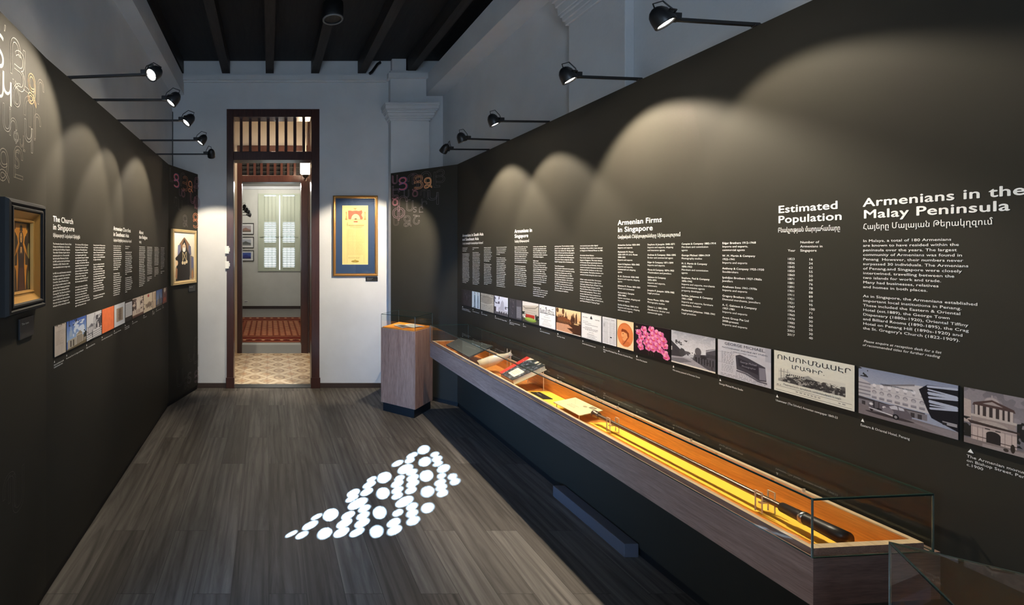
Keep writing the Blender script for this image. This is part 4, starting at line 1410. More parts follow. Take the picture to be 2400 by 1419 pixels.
LE = []
for ch, x, y, h_, ink, wd, fill in (
        ('Լ', 78, 200, 140, 'grey', 0.001, 0), ('Ց', 120, 255, 140, 'red', 0.003, 1), ('Ց', 122, 258, 146, 'blue', 0.0014, 0), ('Ր', 190, 245, 140, 'grey', 0.001, 0), ('Յ', 212, 290, 150, 'orange', 0.0018, 0), ('Ձ', 272, 310, 120, 'orange', 0.003, 1), ('Ք', 325, 300, 150, 'pink', 0.002, 0),
        ('Ս', 175, 350, 70, 'mauve', 0.001, 0), ('Ծ', 200, 360, 85, 'pink', 0.0016, 0), ('Կ', 290, 470, 150, 'pink', 0.002, 0), ('Փ', 325, 480, 140, 'pink', 0.0018, 0), ('Պ', 120, 480, 120, 'dim', 0.001, 0), ('Ր', 265, 450, 150, 'dim', 0.001, 0),
        ('Ց', 320, 680, 150, 'orange', 0.0022, 0), ('Ձ', 215, 670, 120, 'grey', 0.001, 0), ('Ս', 165, 500, 110, 'dim', 0.001, 0), ('~', 130, 380, 40, 'grey', 0.001, 0),
        ('Ց', 335, 2300, 120, 'mauve', 0.0016, 0), ('Տ', 265, 2310, 110, 'grey', 0.0014, 0), ('Կ', 325, 2150, 150, 'dim', 0.001, 0), ('Ս', 150, 2350, 170, 'dim', 0.001, 0), ('Ձ', 225, 2370, 120, 'dim', 0.001, 0), ('Վ', 270, 2130, 190, 'dim', 0.001, 0), ('Ր', 330, 1950, 120, 'dim', 0.001, 0)):
    px, py = z4(x, y)
    LE.append((ch, px, py, h_ / 4.4375, ink, wd, fill))
ornate(FLE, PLE, LE, 1.0)


def z5(x, y):
    return x / 3.546, 40 + y / 3.546


LN = []
for ch, x, y, h_, ink, wd, fill in (
        ('Տ', -45, 385, 290, 'silver', 0.004, 1), ('՛', 30, 240, 160, 'silver', 0.002, 0), ('Ր', 82, 460, 320, 'silver', 0.002, 0), ('Յ', 115, 575, 330, 'silver', 0.0022, 0), ('Լ', 190, 600, 330, 'silver', 0.0012, 0), ('Ձ', 230, 700, 250, 'amber', 0.0025, 0), ('Ր', 310, 720, 220, 'faint', 0.001, 0),
        ('Կ', 20, 700, 260, 'silver', 0.004, 1), ('Ս', -40, 640, 230, 'silver', 0.004, 1), ('Ծ', 100, 720, 210, 'silver', 0.002, 0), ('Պ', 195, 960, 330, 'faint', 0.001, 0), ('Ս', 20, 930, 220, 'silver', 0.0016, 0), ('Ի', 75, 980, 220, 'silver', 0.0012, 0), ('Կ', 200, 1100, 260, 'silver', 0.0012, 0), ('Ր', 280, 1020, 230, 'faint', 0.001, 0),
        ('Փ', 110, 1040, 110, 'silver', 0.001, 0), ('Ը', 112, 1330, 270, 'faint', 0.0012, 0), ('Ձ', -10, 1350, 270, 'faint', 0.0016, 0), ('Վ', 160, 1100, 130, 'faint', 0.001, 0), ('Տ', 120, 1250, 150, 'faint', 0.001, 0),
        ('Պ', 20, 4180, 330, 'dim', 0.001, 0), ('Ս', 100, 4160, 350, 'dim', 0.001, 0)):
    px, py = z5(x, y)
    LN.append((ch, px, py, h_ / 3.546, ink, wd, fill))
ornate(FLN, PLN, [(q[0], q[1], q[2], q[3], q[4], q[5] * 0.6, q[6]) for q in LN], 0.75)

# ================================================================== strips of printed pictures
W_, K_ = (236, 234, 228), (30, 28, 30)


def p_dark_page():
    p = Pic(60, 90, (52, 48, 50)).grain(0.15, 12)
    p.blotch(9, 0.62, (92, 88, 94), 0.5, (0.25, 0.2, 0.9, 0.6))
    p.rect(0, 0, 0.18, 1, (38, 34, 34))
    return p


def p_figures():
    p = Pic(70, 110, (200, 212, 218)).grain(0.08)
    for cu, c in ((0.36, (70, 88, 100)), (0.76, (110, 126, 136))):
        p.poly([(cu - 0.04, 0.18), (cu + 0.05, 0.18), (cu + 0.10, 0.45), (cu + 0.08, 0.92), (cu - 0.10, 0.92), (cu - 0.09, 0.45)], (170, 186, 194))
        for k in (-0.08, -0.02, 0.03, 0.08):
            p.line(cu + k * 0.4, 0.2, cu + k, 0.92, 0.010, c)
        p.ell(cu, 0.12, 0.055, 0.05, (150, 150, 150))
        p.poly([(cu - 0.06, 0.09), (cu, 0.0), (cu + 0.06, 0.09)], c)
        p.rect(cu - 0.12, 0.92, cu + 0.1, 0.95, (60, 66, 72))
    p.rect(0.1, 0.96, 0.5, 0.98, (60, 60, 60))
    return p


def p_map():
    p = Pic(110, 110, (168, 160, 146)).grain(0.15, 30)
    p.ell(0.45, 0.36, 0.42, 0.26, (150, 142, 128))
    for k in range(60):
        a, b = RNG.random(2)
        p.line(a, b, a + 0.10 * (RNG.random() - 0.5), b + 0.07 * (RNG.random() - 0.5), 0.007, (96, 88, 76), 0.8)
    p.line(0.0, 0.58, 0.5, 0.62, 0.016, (200, 192, 176)).line(0.5, 0.62, 1, 0.52, 0.016, (200, 192, 176))
    p.line(0.02, 0.15, 0.98, 0.22, 0.008, (100, 92, 80)).rows(0.8, 0.02, 0.98, 0.1, 2, (60, 56, 50))
    return p


def p_chapel():
    p = Pic(110, 110, (214, 212, 222))
    p.grad(0, 0.6, (226, 226, 236), (206, 206, 216))
    p.blotch(8, 0.52, (52, 44, 66), 0.9, (0, 0, 0.40, 0.42))
    p.poly([(0.5, 0.32), (0.6, 0.18), (0.7, 0.3), (0.74, 0.8), (0.3, 0.8), (0.32, 0.62), (0.46, 0.55)], (178, 176, 186))
    p.rect(0.28, 0.72, 1, 0.86, (190, 188, 192)).rect(0.0, 0.60, 0.14, 0.86, (62, 56, 60))
    p.blotch(7, 0.5, (60, 54, 58), 0.9, (0.78, 0.5, 1, 0.7)).rect(0, 0.86, 1, 1, (92, 88, 90))
    for k in range(4):
        p.rect(0.36 + k * 0.16, 0.80, 0.43 + k * 0.16, 0.94, (58, 54, 58))
    return p


def p_dark_book():
    p = Pic(90, 110, (66, 63, 68)).grain(0.12, 14)
    p.rect(0.54, 0, 0.58, 1, (44, 42, 46)).rect(0.58, 0.02, 0.98, 0.95, (80, 77, 82))
    for k in range(15):
        p.line(0.62, 0.36 + k * 0.038, 0.94, 0.345 + k * 0.038, 0.008, (176, 174, 178), 0.8)
    p.blotch(10, 0.66, (110, 106, 108), 0.6, (0.1, 0.1, 0.4, 0.9))
    return p


def p_red_hotel():
    p = Pic(120, 120, (232, 224, 212))
    p.poly([(0, 0.22), (0.12, 0.20), (0.5, 0.16), (0.86, 0.10), (1, 0.12), (1, 0.72), (0, 0.72)], (204, 192, 172))
    p.poly([(0.05, 0.22), (0.2, 0.30), (0.8, 0.22), (0.98, 0.08), (0.98, 0.14), (0.8, 0.28), (0.2, 0.36), (0.05, 0.28)], (150, 138, 122))
    for r_ in range(3):
        for k in range(9):
            p.rect(0.14 + k * 0.085, 0.36 + r_ * 0.11, 0.17 + k * 0.085, 0.43 + r_ * 0.11, (150, 140, 128))
    p.blotch(6, 0.40, (44, 48, 40), 1, (0, 0.5, 0.22, 0.85)).blotch(6, 0.40, (44, 48, 40), 1, (0.8, 0.55, 1, 0.85))
    p.rect(0.22, 0.60, 0.76, 0.78, (196, 62, 48))
    for k in range(6):
        p.rect(0.27 + k * 0.085, 0.66, 0.30 + k * 0.085, 0.78, (120, 30, 28))
    p.rect(0, 0.80, 1, 1, (74, 72, 62)).ell(0.5, 0.84, 0.36, 0.10, (128, 152, 58)).ell(0.5, 0.81, 0.30, 0.05, (160, 184, 84))
    return p


def p_hotel_advert():
    p = Pic(110, 130, (226, 226, 226))
    p.rect(0.03, 0.03, 0.97, 0.97, W_).rect(0.05, 0.36, 0.95, 0.385, (40, 40, 44))
    p.blotch(14, 0.58, (60, 58, 64), 0.9, (0.06, 0.08, 0.94, 0.22))
    p.say('RAFFLES HOTEL', 0.06, 0.355, 0.20, (24, 24, 30), 0.012, 0.88)
    p.say('SINGAPORE', 0.4, 0.45, 0.04, K_)
    for v0, a, b in ((0.52, 0.3, 0.7), (0.63, 0.14, 0.86), (0.70, 0.3, 0.6), (0.76, 0.25, 0.75)):
        p.rows(a, v0, b, v0 + 0.04, 1, (70, 70, 74), 0.7)
    p.rows(0.2, 0.82, 0.8, 0.93, 3, (100, 100, 104), 0.6)
    p.rect(0.03, 0.965, 0.97, 0.972, (110, 110, 116))
    return p


def p_bungalow():
    p = Pic(150, 110, (226, 190, 140))
    p.grad(0, 0.45, (236, 208, 160), (214, 160, 108))
    p.poly([(0, 0.46), (0.2, 0.34), (0.55, 0.42), (0.7, 0.5), (1, 0.5), (1, 1), (0, 1)], (72, 42, 26))
    for k in range(26):
        cu = RNG.random()
        hh = 0.06 + 0.22 * RNG.random() * (1 if cu > 0.4 else 0.5)
        p.ell(cu, 0.46 - hh * 0.4, 0.022, hh, (70, 42, 28))
    p.poly([(0.08, 0.42), (0.3, 0.33), (0.58, 0.42), (0.62, 0.5), (0.06, 0.5)], (122, 70, 40))
    p.rect(0.08, 0.5, 0.62, 0.60, (150, 100, 62))
    for k in range(8):
        p.rect(0.10 + k * 0.065, 0.51, 0.135 + k * 0.065, 0.60, (60, 34, 22))
    p.poly([(0, 0.64), (0.75, 0.62), (0.8, 0.72), (0.45, 0.78), (0.7, 0.92), (0.55, 1), (0, 1)], (198, 146, 112))
    p.poly([(0.5, 0.62), (1, 0.55), (1, 1), (0.8, 1), (0.78, 0.8), (0.62, 0.7)], (66, 40, 28)).rect(0.74, 0.52, 0.92, 0.57, (206, 170, 120))
    p.ell(0.3, 0.12, 0.05, 0.12, (96, 62, 38)).ell(0.06, 0.1, 0.05, 0.1, (96, 62, 38))
    p.rect(0, 0.965, 1, 1, (222, 206, 190)).grain(0.12, 50)
    return p


def p_menu():
    p = Pic(120, 140, (222, 222, 220))
    for a, b, c, d in ((0.02, 0.02, 0.98, 0.03), (0.02, 0.97, 0.98, 0.98), (0.02, 0.02, 0.03, 0.98), (0.97, 0.02, 0.98, 0.98)):
        p.rect(a, b, c, d, (70, 70, 76))
    p.poly([(0.45, 0.16), (0.5, 0.06), (0.56, 0.16), (0.56, 0.20), (0.45, 0.20)], (40, 40, 44))
    p.say('SEA VIEW', 0.07, 0.18, 0.05, (40, 40, 44), 0.02, 0.26).say('HOTEL', 0.7, 0.21, 0.05, (40, 40, 44), 0.02, 0.22)
    for v0, a, b in ((0.30, 0.08, 0.40), (0.36, 0.08, 0.55), (0.42, 0.2, 0.85), (0.52, 0.2, 0.6), (0.57, 0.08, 0.9), (0.62, 0.2, 0.9), (0.70, 0.38, 0.64), (0.78, 0.3, 0.68)):
        p.rows(a, v0, b, v0 + 0.045, 1, (50, 50, 54), 0.8)
    p.rect(0.28, 0.84, 0.78, 0.845, (70, 70, 74)).rect(0.28, 0.94, 0.78, 0.945, (70, 70, 74)).rows(0.32, 0.86, 0.74, 0.93, 2, (60, 60, 64), 0.8)
    return p


def p_newspaper():
    p = Pic(100, 160, (214, 214, 216)).grain(0.05)
    p.say('STRAITS TIMES', 0.1, 0.09, 0.045, (20, 20, 26), 0.012, 0.8)
    p.rect(0.05, 0.12, 0.95, 0.125, (80, 80, 84))
    for c0, c1 in ((0.06, 0.46), (0.50, 0.70), (0.73, 0.94)):
        p.rows(c0, 0.16, c1, 0.96, 38, (86, 86, 92), 0.8, 0.08)
    p.rect(0.56, 0.70, 0.68, 0.745, (40, 40, 44)).rect(0.06, 0.24, 0.2, 0.36, (150, 150, 156), 0.6)
    return p


def p_oval_portrait():
    p = Pic(110, 150, (232, 206, 166))
    p.ell(0.5, 0.5, 0.47, 0.42, (206, 112, 58)).ell(0.5, 0.52, 0.44, 0.39, (216, 126, 70))
    p.poly([(0.28, 0.84), (0.34, 0.70), (0.52, 0.72), (0.74, 0.72), (0.82, 0.82), (0.66, 0.91), (0.40, 0.91)], (200, 108, 56))
    p.ell(0.46, 0.50, 0.185, 0.16, (228, 156, 100)).poly([(0.30, 0.58), (0.40, 0.72), (0.56, 0.70), (0.60, 0.5)], (226, 152, 96))
    p.poly([(0.27, 0.36), (0.32, 0.30), (0.55, 0.32), (0.72, 0.42), (0.74, 0.54), (0.64, 0.56), (0.60, 0.44), (0.40, 0.40), (0.28, 0.42)], (132, 60, 28))
    p.ell(0.38, 0.47, 0.035, 0.016, (110, 52, 26)).ell(0.30, 0.53, 0.03, 0.03, (234, 164, 110))
    p.line(0.70, 0.56, 0.40, 0.84, 0.020, (150, 72, 34)).line(0.33, 0.61, 0.40, 0.61, 0.008, (170, 84, 50))
    return p


def p_orchids():
    p = Pic(240, 200, (26, 16, 22)).grain(0.3, 8)
    R = np.random.default_rng(5)
    pts = [(0.27, 0.16), (0.49, 0.12), (0.63, 0.20), (0.75, 0.24), (0.12, 0.30), (0.33, 0.32), (0.52, 0.30), (0.66, 0.36), (0.83, 0.40), (0.20, 0.46), (0.40, 0.46), (0.56, 0.44), (0.72, 0.52),
           (0.86, 0.56), (0.14, 0.62), (0.34, 0.60), (0.48, 0.58), (0.62, 0.62), (0.40, 0.74), (0.54, 0.74), (0.72, 0.72), (0.18, 0.78), (0.86, 0.80), (0.9, 0.9)]
    for cu, cv in pts:
        a0 = R.random() * 2
        for k in range(5):
            a = a0 + k * 2 * PI / 5
            c = [(206, 96, 150), (224, 128, 172), (190, 78, 136), (230, 150, 184), (212, 106, 158)][k]
            p.ell(cu + 0.050 * math.cos(a), cv + 0.058 * math.sin(a), 0.045, 0.056, c)
        p.ell(cu, cv + 0.02, 0.030, 0.036, (208, 60, 96)).ell(cu, cv, 0.012, 0.014, (236, 190, 120))
    for u0 in (0.40, 0.47, 0.53):
        p.line(u0, 0.82, u0 + 0.02, 1.0, 0.006, (70, 60, 50))
    p.ell(0.06, 0.12, 0.03, 0.03, (120, 110, 90)).ell(0.03, 0.24, 0.025, 0.02, (150, 120, 120))
    return p


def p_street():
    p = Pic(280, 182, (176, 178, 188))
    p.grad(0, 0.62, (150, 152, 164), (214, 214, 220)).rect(0, 0, 1, 1, (150, 150, 160), 0.05)
    p.blotch(5, 0.55, (198, 198, 206), 0.35, (0, 0, 1, 0.5))
    p.poly([(0, 0.32), (0.10, 0.42), (0.22, 0.54), (0.26, 0.78), (0, 0.80)], (58, 56, 62)).rect(0.0, 0.50, 0.02, 0.62, (200, 200, 200))
    p.blotch(12, 0.50, (56, 54, 58), 0.95, (0.10, 0.24, 0.42, 0.44)).line(0.24, 0.5, 0.27, 0.78, 0.012, (50, 48, 52)).ell(0.27, 0.62, 0.07, 0.12, (66, 64, 68))
    p.blotch(10, 0.42, (70, 68, 74), 0.95, (0.30, 0.56, 0.56, 0.74)).ell(0.63, 0.50, 0.07, 0.12, (86, 84, 90))
    p.poly([(0.55, 0.60), (0.80, 0.54), (0.80, 0.40), (1, 0.30), (1, 1), (0.85, 0.95), (0.5, 0.78)], (78, 76, 84))
    p.poly([(0.80, 0.42), (1, 0.30), (1, 0.34), (0.80, 0.46)], (150, 150, 158))
    for k in range(7):
        p.rect(0.58 + k * 0.06, 0.66, 0.60 + k * 0.06, 0.84, (34, 32, 36))
        p.rect(0.82 + k * 0.028, 0.50, 0.834 + k * 0.028, 0.60, (44, 42, 48))
    p.blotch(14, 0.55, (36, 34, 38), 0.9, (0.55, 0.58, 0.86, 0.78))
    p.poly([(0, 0.80), (0.26, 0.76), (0.5, 0.76), (0.86, 0.96), (1, 1), (0, 1)], (150, 148, 156)).poly([(0, 0.86), (0.30, 0.79), (0.5, 0.84), (0.2, 0.96), (0, 0.96)], (110, 108, 116))
    p.ell(0.93, 0.88, 0.02, 0.05, (60, 58, 64)).rect(0, 0.955, 1, 1, (216, 210, 200)).grain(0.12, 70)
    return p


def p_photographer():
    p = Pic(280, 210, (186, 186, 196)).grain(0.06, 10)
    p.rect(0.0, 0, 0.01, 1, (150, 150, 160)).rect(0.9, 0, 1, 0.35, (150, 150, 164), 0.5)
    p.say('GEORGE MICHAEL,', 0.14, 0.115, 0.105, (34, 34, 44), 0.0, 0.76)
    p.say('PHOTOGRAPHIC AND FINE ART STUDIO,', 0.09, 0.215, 0.055, (50, 50, 60), 0.004, 0.86)
    p.say('14, ARMENIAN STREET, SINGAPORE.', 0.26, 0.285, 0.042, (60, 60, 70), 0.0, 0.5)
    p.rows(0.08, 0.30, 0.33, 0.64, 8, (96, 96, 108), 0.75, 0.1).rows(0.08, 0.66, 0.33, 0.86, 7, (104, 104, 116), 0.7, 0.1)
    p.line(0.0, 0.34, 0.35, 0.30, 0.004, (140, 140, 150)).line(0.0, 0.62, 0.3, 0.62, 0.004, (140, 140, 150))
    p.poly([(0.36, 0.36), (0.44, 0.31), (0.60, 0.36), (0.90, 0.50), (0.92, 0.86), (0.80, 0.88), (0.58, 0.76), (0.38, 0.72)], (64, 62, 72))
    p.poly([(0.40, 0.40), (0.78, 0.52), (0.78, 0.74), (0.42, 0.62)], (46, 44, 54)).poly([(0.79, 0.54), (0.90, 0.53), (0.91, 0.83), (0.80, 0.85)], (122, 120, 132))
    p.poly([(0.38, 0.74), (0.56, 0.76), (0.80, 0.88), (0.93, 0.88), (0.93, 0.92), (0.78, 0.92), (0.54, 0.80), (0.37, 0.78)], (90, 88, 98))
    p.say('George Michael', 0.45, 0.52, 0.075, (150, 148, 160), 0.0, 0.30).say('Photographer', 0.48, 0.62, 0.065, (140, 138, 150), 0.0, 0.26)
    p.rows(0.06, 0.90, 0.95, 0.98, 2, (104, 104, 116), 0.7, 0.05).rows(0.36, 0.80, 0.7, 0.90, 3, (110, 110, 122), 0.6)
    return p


def p_armenian_paper():
    p = Pic(320, 218, (214, 212, 200)).grain(0.03)
    p.say('ՈՒՍՈՒՄՆԱՍԷՐ', 0.04, 0.20, 0.155, (34, 32, 34), 0.006, 0.92)
    p.say('ԼՐԱԳԻՐ.', 0.24, 0.37, 0.13, (34, 32, 34), 0.006, 0.42)
    p.rect(0.06, 0.44, 0.90, 0.74, (206, 204, 194))
    p.poly([(0.06, 0.68), (0.18, 0.60), (0.34, 0.55), (0.46, 0.46), (0.56, 0.54), (0.74, 0.58), (0.90, 0.60), (0.90, 0.74), (0.06, 0.74)], (150, 148, 144))
    p.blotch(34, 0.50, (46, 44, 46), 0.95, (0.16, 0.54, 0.90, 0.74)).blotch(20, 0.52, (50, 48, 50), 0.9, (0.10, 0.60, 0.9, 0.73)).blotch(16, 0.6, (60, 58, 60), 0.9, (0.62, 0.52, 0.9, 0.74))
    for u0 in (0.10, 0.14, 0.19):
        p.line(u0, 0.42, u0, 0.66, 0.004, (70, 68, 70))
        p.line(u0 - 0.03, 0.50, u0 + 0.03, 0.48, 0.003, (90, 88, 90))
    for k in range(8):
        p.ell(0.22 + k * 0.026, 0.525, 0.007, 0.02, (60, 58, 60))
    p.say('Բարոյական, գրական, առևտրական և այլն', 0.13, 0.815, 0.060, (50, 48, 50), 0.008, 0.72)
    p.rect(0.03, 0.86, 0.97, 0.866, (60, 58, 60)).rect(0.03, 0.955, 0.97, 0.962, (60, 58, 60))
    p.rows(0.30, 0.88, 0.62, 0.93, 1, (110, 108, 108), 0.8).rows(0.82, 0.88, 0.92, 0.93, 1, (110, 108, 108), 0.8).rows(0.04, 0.80, 0.10, 0.86, 1, (110, 108, 108), 0.8)
    return p


def p_grand_hotel():
    p = Pic(340, 236, (150, 156, 176))
    p.grad(0, 0.5, (128, 136, 160), (164, 168, 182))
    p.blotch(12, 0.46, (44, 46, 50), 1, (0, 0, 0.11, 0.20))
    p.poly([(0, 0.22), (0.10, 0.28), (0.16, 0.34), (0.16, 0.62), (0, 0.62)], (176, 172, 178))
    p.poly([(0.14, 0.33), (0.30, 0.28), (0.60, 0.16), (0.86, 0.13), (0.86, 0.66), (0.14, 0.62)], (190, 186, 190))
    p.poly([(0.26, 0.285), (0.60, 0.145), (0.60, 0.18), (0.26, 0.32)], (120, 116, 122))
    p.say('EASTERN & ORIENTAL HOTEL', 0.25, 0.285, 0.034, (50, 48, 54), 0.01, 0.34)
    for k in range(4):
        p.rect(0.0, 0.32 + k * 0.075, 0.14, 0.345 + k * 0.075, (120, 116, 124))
    for k in range(8):
        cu = 0.18 + k * 0.082
        p.ell(cu, 0.335 - k * 0.006, 0.022, 0.032, (212, 208, 212)).rect(cu - 0.012, 0.37 - k * 0.004, cu + 0.012, 0.40 - k * 0.004, (150, 146, 154))
        p.ell(cu, 0.475, 0.024, 0.04, (126, 122, 130)).ell(cu, 0.485, 0.018, 0.032, (170, 166, 172)).rect(cu - 0.028, 0.56, cu + 0.028, 0.60, (140, 136, 144)).rect(cu - 0.028, 0.596, cu + 0.028, 0.606, (96, 92, 100))
    p.poly([(0, 0.40), (0.7, 0.415), (0.7, 0.425), (0, 0.41)], (160, 156, 162))
    p.poly([(0, 0.62), (0.3, 0.66), (0.7, 0.66), (0.7, 0.70), (0.3, 0.70), (0, 0.68)], (60, 56, 62)).rect(0, 0.68, 0.72, 0.80, (120, 116, 122))
    for u0 in (0.04, 0.56, 0.63):
        p.rect(u0, 0.71, u0 + 0.04, 0.80, (60, 56, 60))
    p.poly([(0, 0.78), (1, 0.86), (1, 1), (0, 1)], (118, 110, 114)).poly([(0.55, 0.88), (1, 0.86), (1, 1), (0.9, 1)], (134, 126, 130))
    p.poly([(0.64, 0.22), (0.72, 0.10), (1, 0.06), (1, 0.86), (0.76, 0.72), (0.72, 0.58)], (26, 26, 34))
    for k in range(9):
        v0 = 0.13 + k * 0.048
        p.line(0.73 + k * 0.003, v0 + 0.012 * (k % 3), 0.985, v0 - 0.05 + 0.03 * ((k * 7) % 4), 0.013 if k % 2 else 0.020, (170, 176, 196))
    p.rect(0.86, 0.72, 0.99, 0.78, (150, 148, 154)).rect(0.86, 0.74, 0.9, 0.79, (40, 40, 46))
    # vintage saloon car
    p.ell(0.34, 0.90, 0.26, 0.03, (60, 54, 58))
    p.poly([(0.11, 0.76), (0.16, 0.70), (0.30, 0.68), (0.36, 0.66), (0.42, 0.64), (0.50, 0.66), (0.55, 0.74), (0.575, 0.80), (0.57, 0.86), (0.44, 0.88), (0.36, 0.85), (0.13, 0.83)], (96, 90, 98))
    p.poly([(0.34, 0.70), (0.40, 0.655), (0.49, 0.675), (0.50, 0.72), (0.36, 0.74)], (186, 186, 196)).line(0.43, 0.655, 0.44, 0.73, 0.006, (70, 66, 72))
    p.rect(0.165, 0.67, 0.235, 0.81, (50, 46, 52)).rect(0.185, 0.66, 0.225, 0.80, (90, 86, 92))
    p.ell(0.145, 0.735, 0.022, 0.026, (206, 204, 208)).ell(0.29, 0.745, 0.022, 0.026, (206, 204, 208))
    p.ell(0.33, 0.80, 0.06, 0.07, (124, 118, 126)).ell(0.41, 0.88, 0.034, 0.055, (24, 22, 26)).ell(0.41, 0.88, 0.016, 0.028, (140, 136, 140)).ell(0.15, 0.84, 0.02, 0.04, (30, 28, 32))
    p.poly([(0.12, 0.81), (0.38, 0.86), (0.38, 0.885), (0.12, 0.83)], (196, 194, 200)).rect(0.21, 0.79, 0.26, 0.82, (30, 28, 32))
    p.grain(0.06, 80)
    return p


def p_gateway():
    p = Pic(260, 220, (110, 104, 110))
    p.grad(0, 0.6, (112, 106, 112), (140, 132, 136)).blotch(4, 0.55, (150, 142, 146), 0.5, (0, 0, 1, 0.5))
    p.poly([(0, 0.20), (0.12, 0.22), (0.12, 0.62), (0, 0.62)], (176, 160, 154))
    p.blotch(7, 0.36, (40, 38, 36), 1, (0, 0.52, 0.14, 0.88)).blotch(7, 0.40, (38, 38, 38), 1, (0.82, 0.42, 1, 0.86))
    p.ell(0.45, 0.20, 0.12, 0.10, (168, 156, 156)).rect(0.44, 0.06, 0.46, 0.12, (168, 156, 156))
    p.poly([(0.16, 0.24), (0.45, 0.14), (0.78, 0.24), (0.80, 0.29), (0.14, 0.29)], (78, 60, 58)).poly([(0.3, 0.235), (0.45, 0.175), (0.62, 0.235)], (160, 148, 146))
    p.rect(0.17, 0.28, 0.77, 0.45, (62, 54, 54))
    for u0 in (0.18, 0.26, 0.36, 0.46, 0.56, 0.64, 0.72):
        p.rect(u0, 0.28, u0 + 0.045, 0.45, (188, 174, 168))
    p.rect(0.12, 0.45, 0.82, 0.49, (184, 172, 166)).rect(0.14, 0.49, 0.80, 0.58, (150, 136, 132)).ell(0.46, 0.60, 0.24, 0.08, (172, 158, 152))
    p.poly([(0.06, 0.57), (0.86, 0.60), (0.86, 0.645), (0.10, 0.62)], (64, 52, 50)).rect(0.12, 0.63, 0.82, 0.90, (190, 172, 166)).rect(0.12, 0.64, 0.82, 0.68, (164, 148, 144))
    for u0 in (0.13, 0.22, 0.30, 0.64, 0.74):
        p.rect(u0, 0.66, u0 + 0.01, 0.90, (140, 124, 120))
    p.rect(0.36, 0.74, 0.58, 0.96, (46, 40, 40)).ell(0.47, 0.75, 0.11, 0.06, (46, 40, 40)).rect(0.34, 0.655, 0.42, 0.675, (70, 62, 60)).rect(0.5, 0.66, 0.58, 0.68, (70, 62, 60))
    p.rect(0.12, 0.83, 0.36, 0.845, (96, 82, 78)).rect(0.58, 0.85, 0.82, 0.865, (96, 82, 78))
    p.rect(0, 0.90, 1, 1, (126, 114, 112)).poly([(0.3, 0.94), (1, 0.92), (1, 1), (0.3, 1)], (150, 138, 136)).ell(0.76, 0.90, 0.035, 0.075, (52, 44, 40)).ell(0.66, 0.95, 0.04, 0.03, (60, 52, 48))
    return p.grain(0.06, 60)


def p_letter():
    p = Pic(90, 140, (190, 178, 168)).grain(0.10, 8)
    for k in range(8):
        p.ell(0.12 * k, 0.0, 0.05, 0.015 + 0.02 * (k % 3), (70, 60, 50))
    p.rows(0.22, 0.06, 0.6, 0.10, 1, (120, 106, 96), 0.7).rows(0.10, 0.20, 0.75, 0.66, 16, (120, 104, 92), 0.55, 0.35)
    return p


def p_blue_church():
    p = Pic(180, 168, (70, 104, 176))
    p.grad(0, 0.7, (60, 92, 176), (150, 178, 214)).blotch(5, 0.50, (206, 216, 232), 0.95, (0.30, 0.10, 0.95, 0.60)).blotch(9, 0.55, (36, 42, 50), 0.95, (0.10, 0.0, 0.60, 0.20))
    p.rect(0.18, 0.22, 0.22, 0.56, (176, 190, 206)).poly([(0.14, 0.36), (0.26, 0.36), (0.27, 0.56), (0.13, 0.56)], (160, 176, 198))
    p.poly([(0.05, 0.66), (0.46, 0.64), (0.46, 0.95), (0.05, 1.0)], (170, 162, 150)).poly([(0.46, 0.58), (0.66, 0.46), (0.80, 0.58)], (150, 140, 126)).rect(0.47, 0.58, 0.79, 0.93, (184, 174, 160))
    for k in range(4):
        p.rect(0.51 + k * 0.068, 0.62, 0.54 + k * 0.068, 0.92, (66, 58, 50))
    for u0 in (0.17, 0.30):
        p.rect(u0, 0.70, u0 + 0.06, 0.92, (70, 62, 54))
    p.poly([(0.79, 0.66), (1, 0.66), (1, 0.9), (0.79, 0.92)], (140, 132, 120)).blotch(7, 0.42, (40, 42, 38), 1, (0.86, 0.5, 1, 0.78)).poly([(0, 0.96), (1, 0.88), (1, 1), (0, 1)], (104, 92, 70))
    return p


def p_church_sketch():
    p = Pic(130, 140, (200, 200, 204))
    p.poly([(0.42, 0.24), (0.52, 0.06), (0.62, 0.24), (0.64, 0.66), (0.40, 0.66)], (160, 160, 166)).ell(0.52, 0.34, 0.11, 0.12, (176, 176, 182))
    p.poly([(0.08, 0.52), (0.30, 0.38), (0.44, 0.44), (0.44, 0.76), (0.08, 0.80)], (120, 120, 128))
    for k in range(5):
        p.rect(0.12 + k * 0.065, 0.52, 0.155 + k * 0.065, 0.74, (214, 214, 218))
    p.blotch(9, 0.42, (52, 52, 62), 0.95, (0.60, 0.14, 1.0, 0.66)).rect(0.72, 0.42, 0.77, 0.86, (206, 206, 210)).rect(0.64, 0.62, 0.68, 0.80, (200, 200, 206))
    for v0 in (0.72, 0.80, 0.88, 0.95):
        p.line(0, v0 + 0.06, 1, v0, 0.010, (60, 60, 68))
    for k in range(14):
        a, b = RNG.random(2)
        p.line(a, 0.4 + b * 0.4, a + 0.06, 0.45 + b * 0.4, 0.008, (60, 60, 70))
    p.line(0.36, 0.66, 0.38, 0.94, 0.018, (40, 40, 48)).ell(0.52, 0.06, 0.02, 0.03, (70, 70, 76))
    return p


def p_manuscript():
    p = Pic(100, 140, (210, 212, 218))
    p.rect(0.20, 0.20, 0.80, 0.80, (150, 134, 120)).rect(0.24, 0.23, 0.76, 0.77, (164, 148, 132))
    for k in range(22):
        v0 = 0.25 + k * 0.023
        p.rect(0.36 + 0.05 * RNG.random(), v0, 0.62 + 0.06 * RNG.random(), v0 + 0.014, (84, 58, 46))
    return p


def p_text_page():
    p = Pic(60, 140, (44, 40, 38))
    p.rect(0.04, 0.10, 0.98, 0.78, (210, 210, 212)).rows(0.08, 0.14, 0.9, 0.76, 18, (130, 130, 136), 0.8, 0.1)
    return p


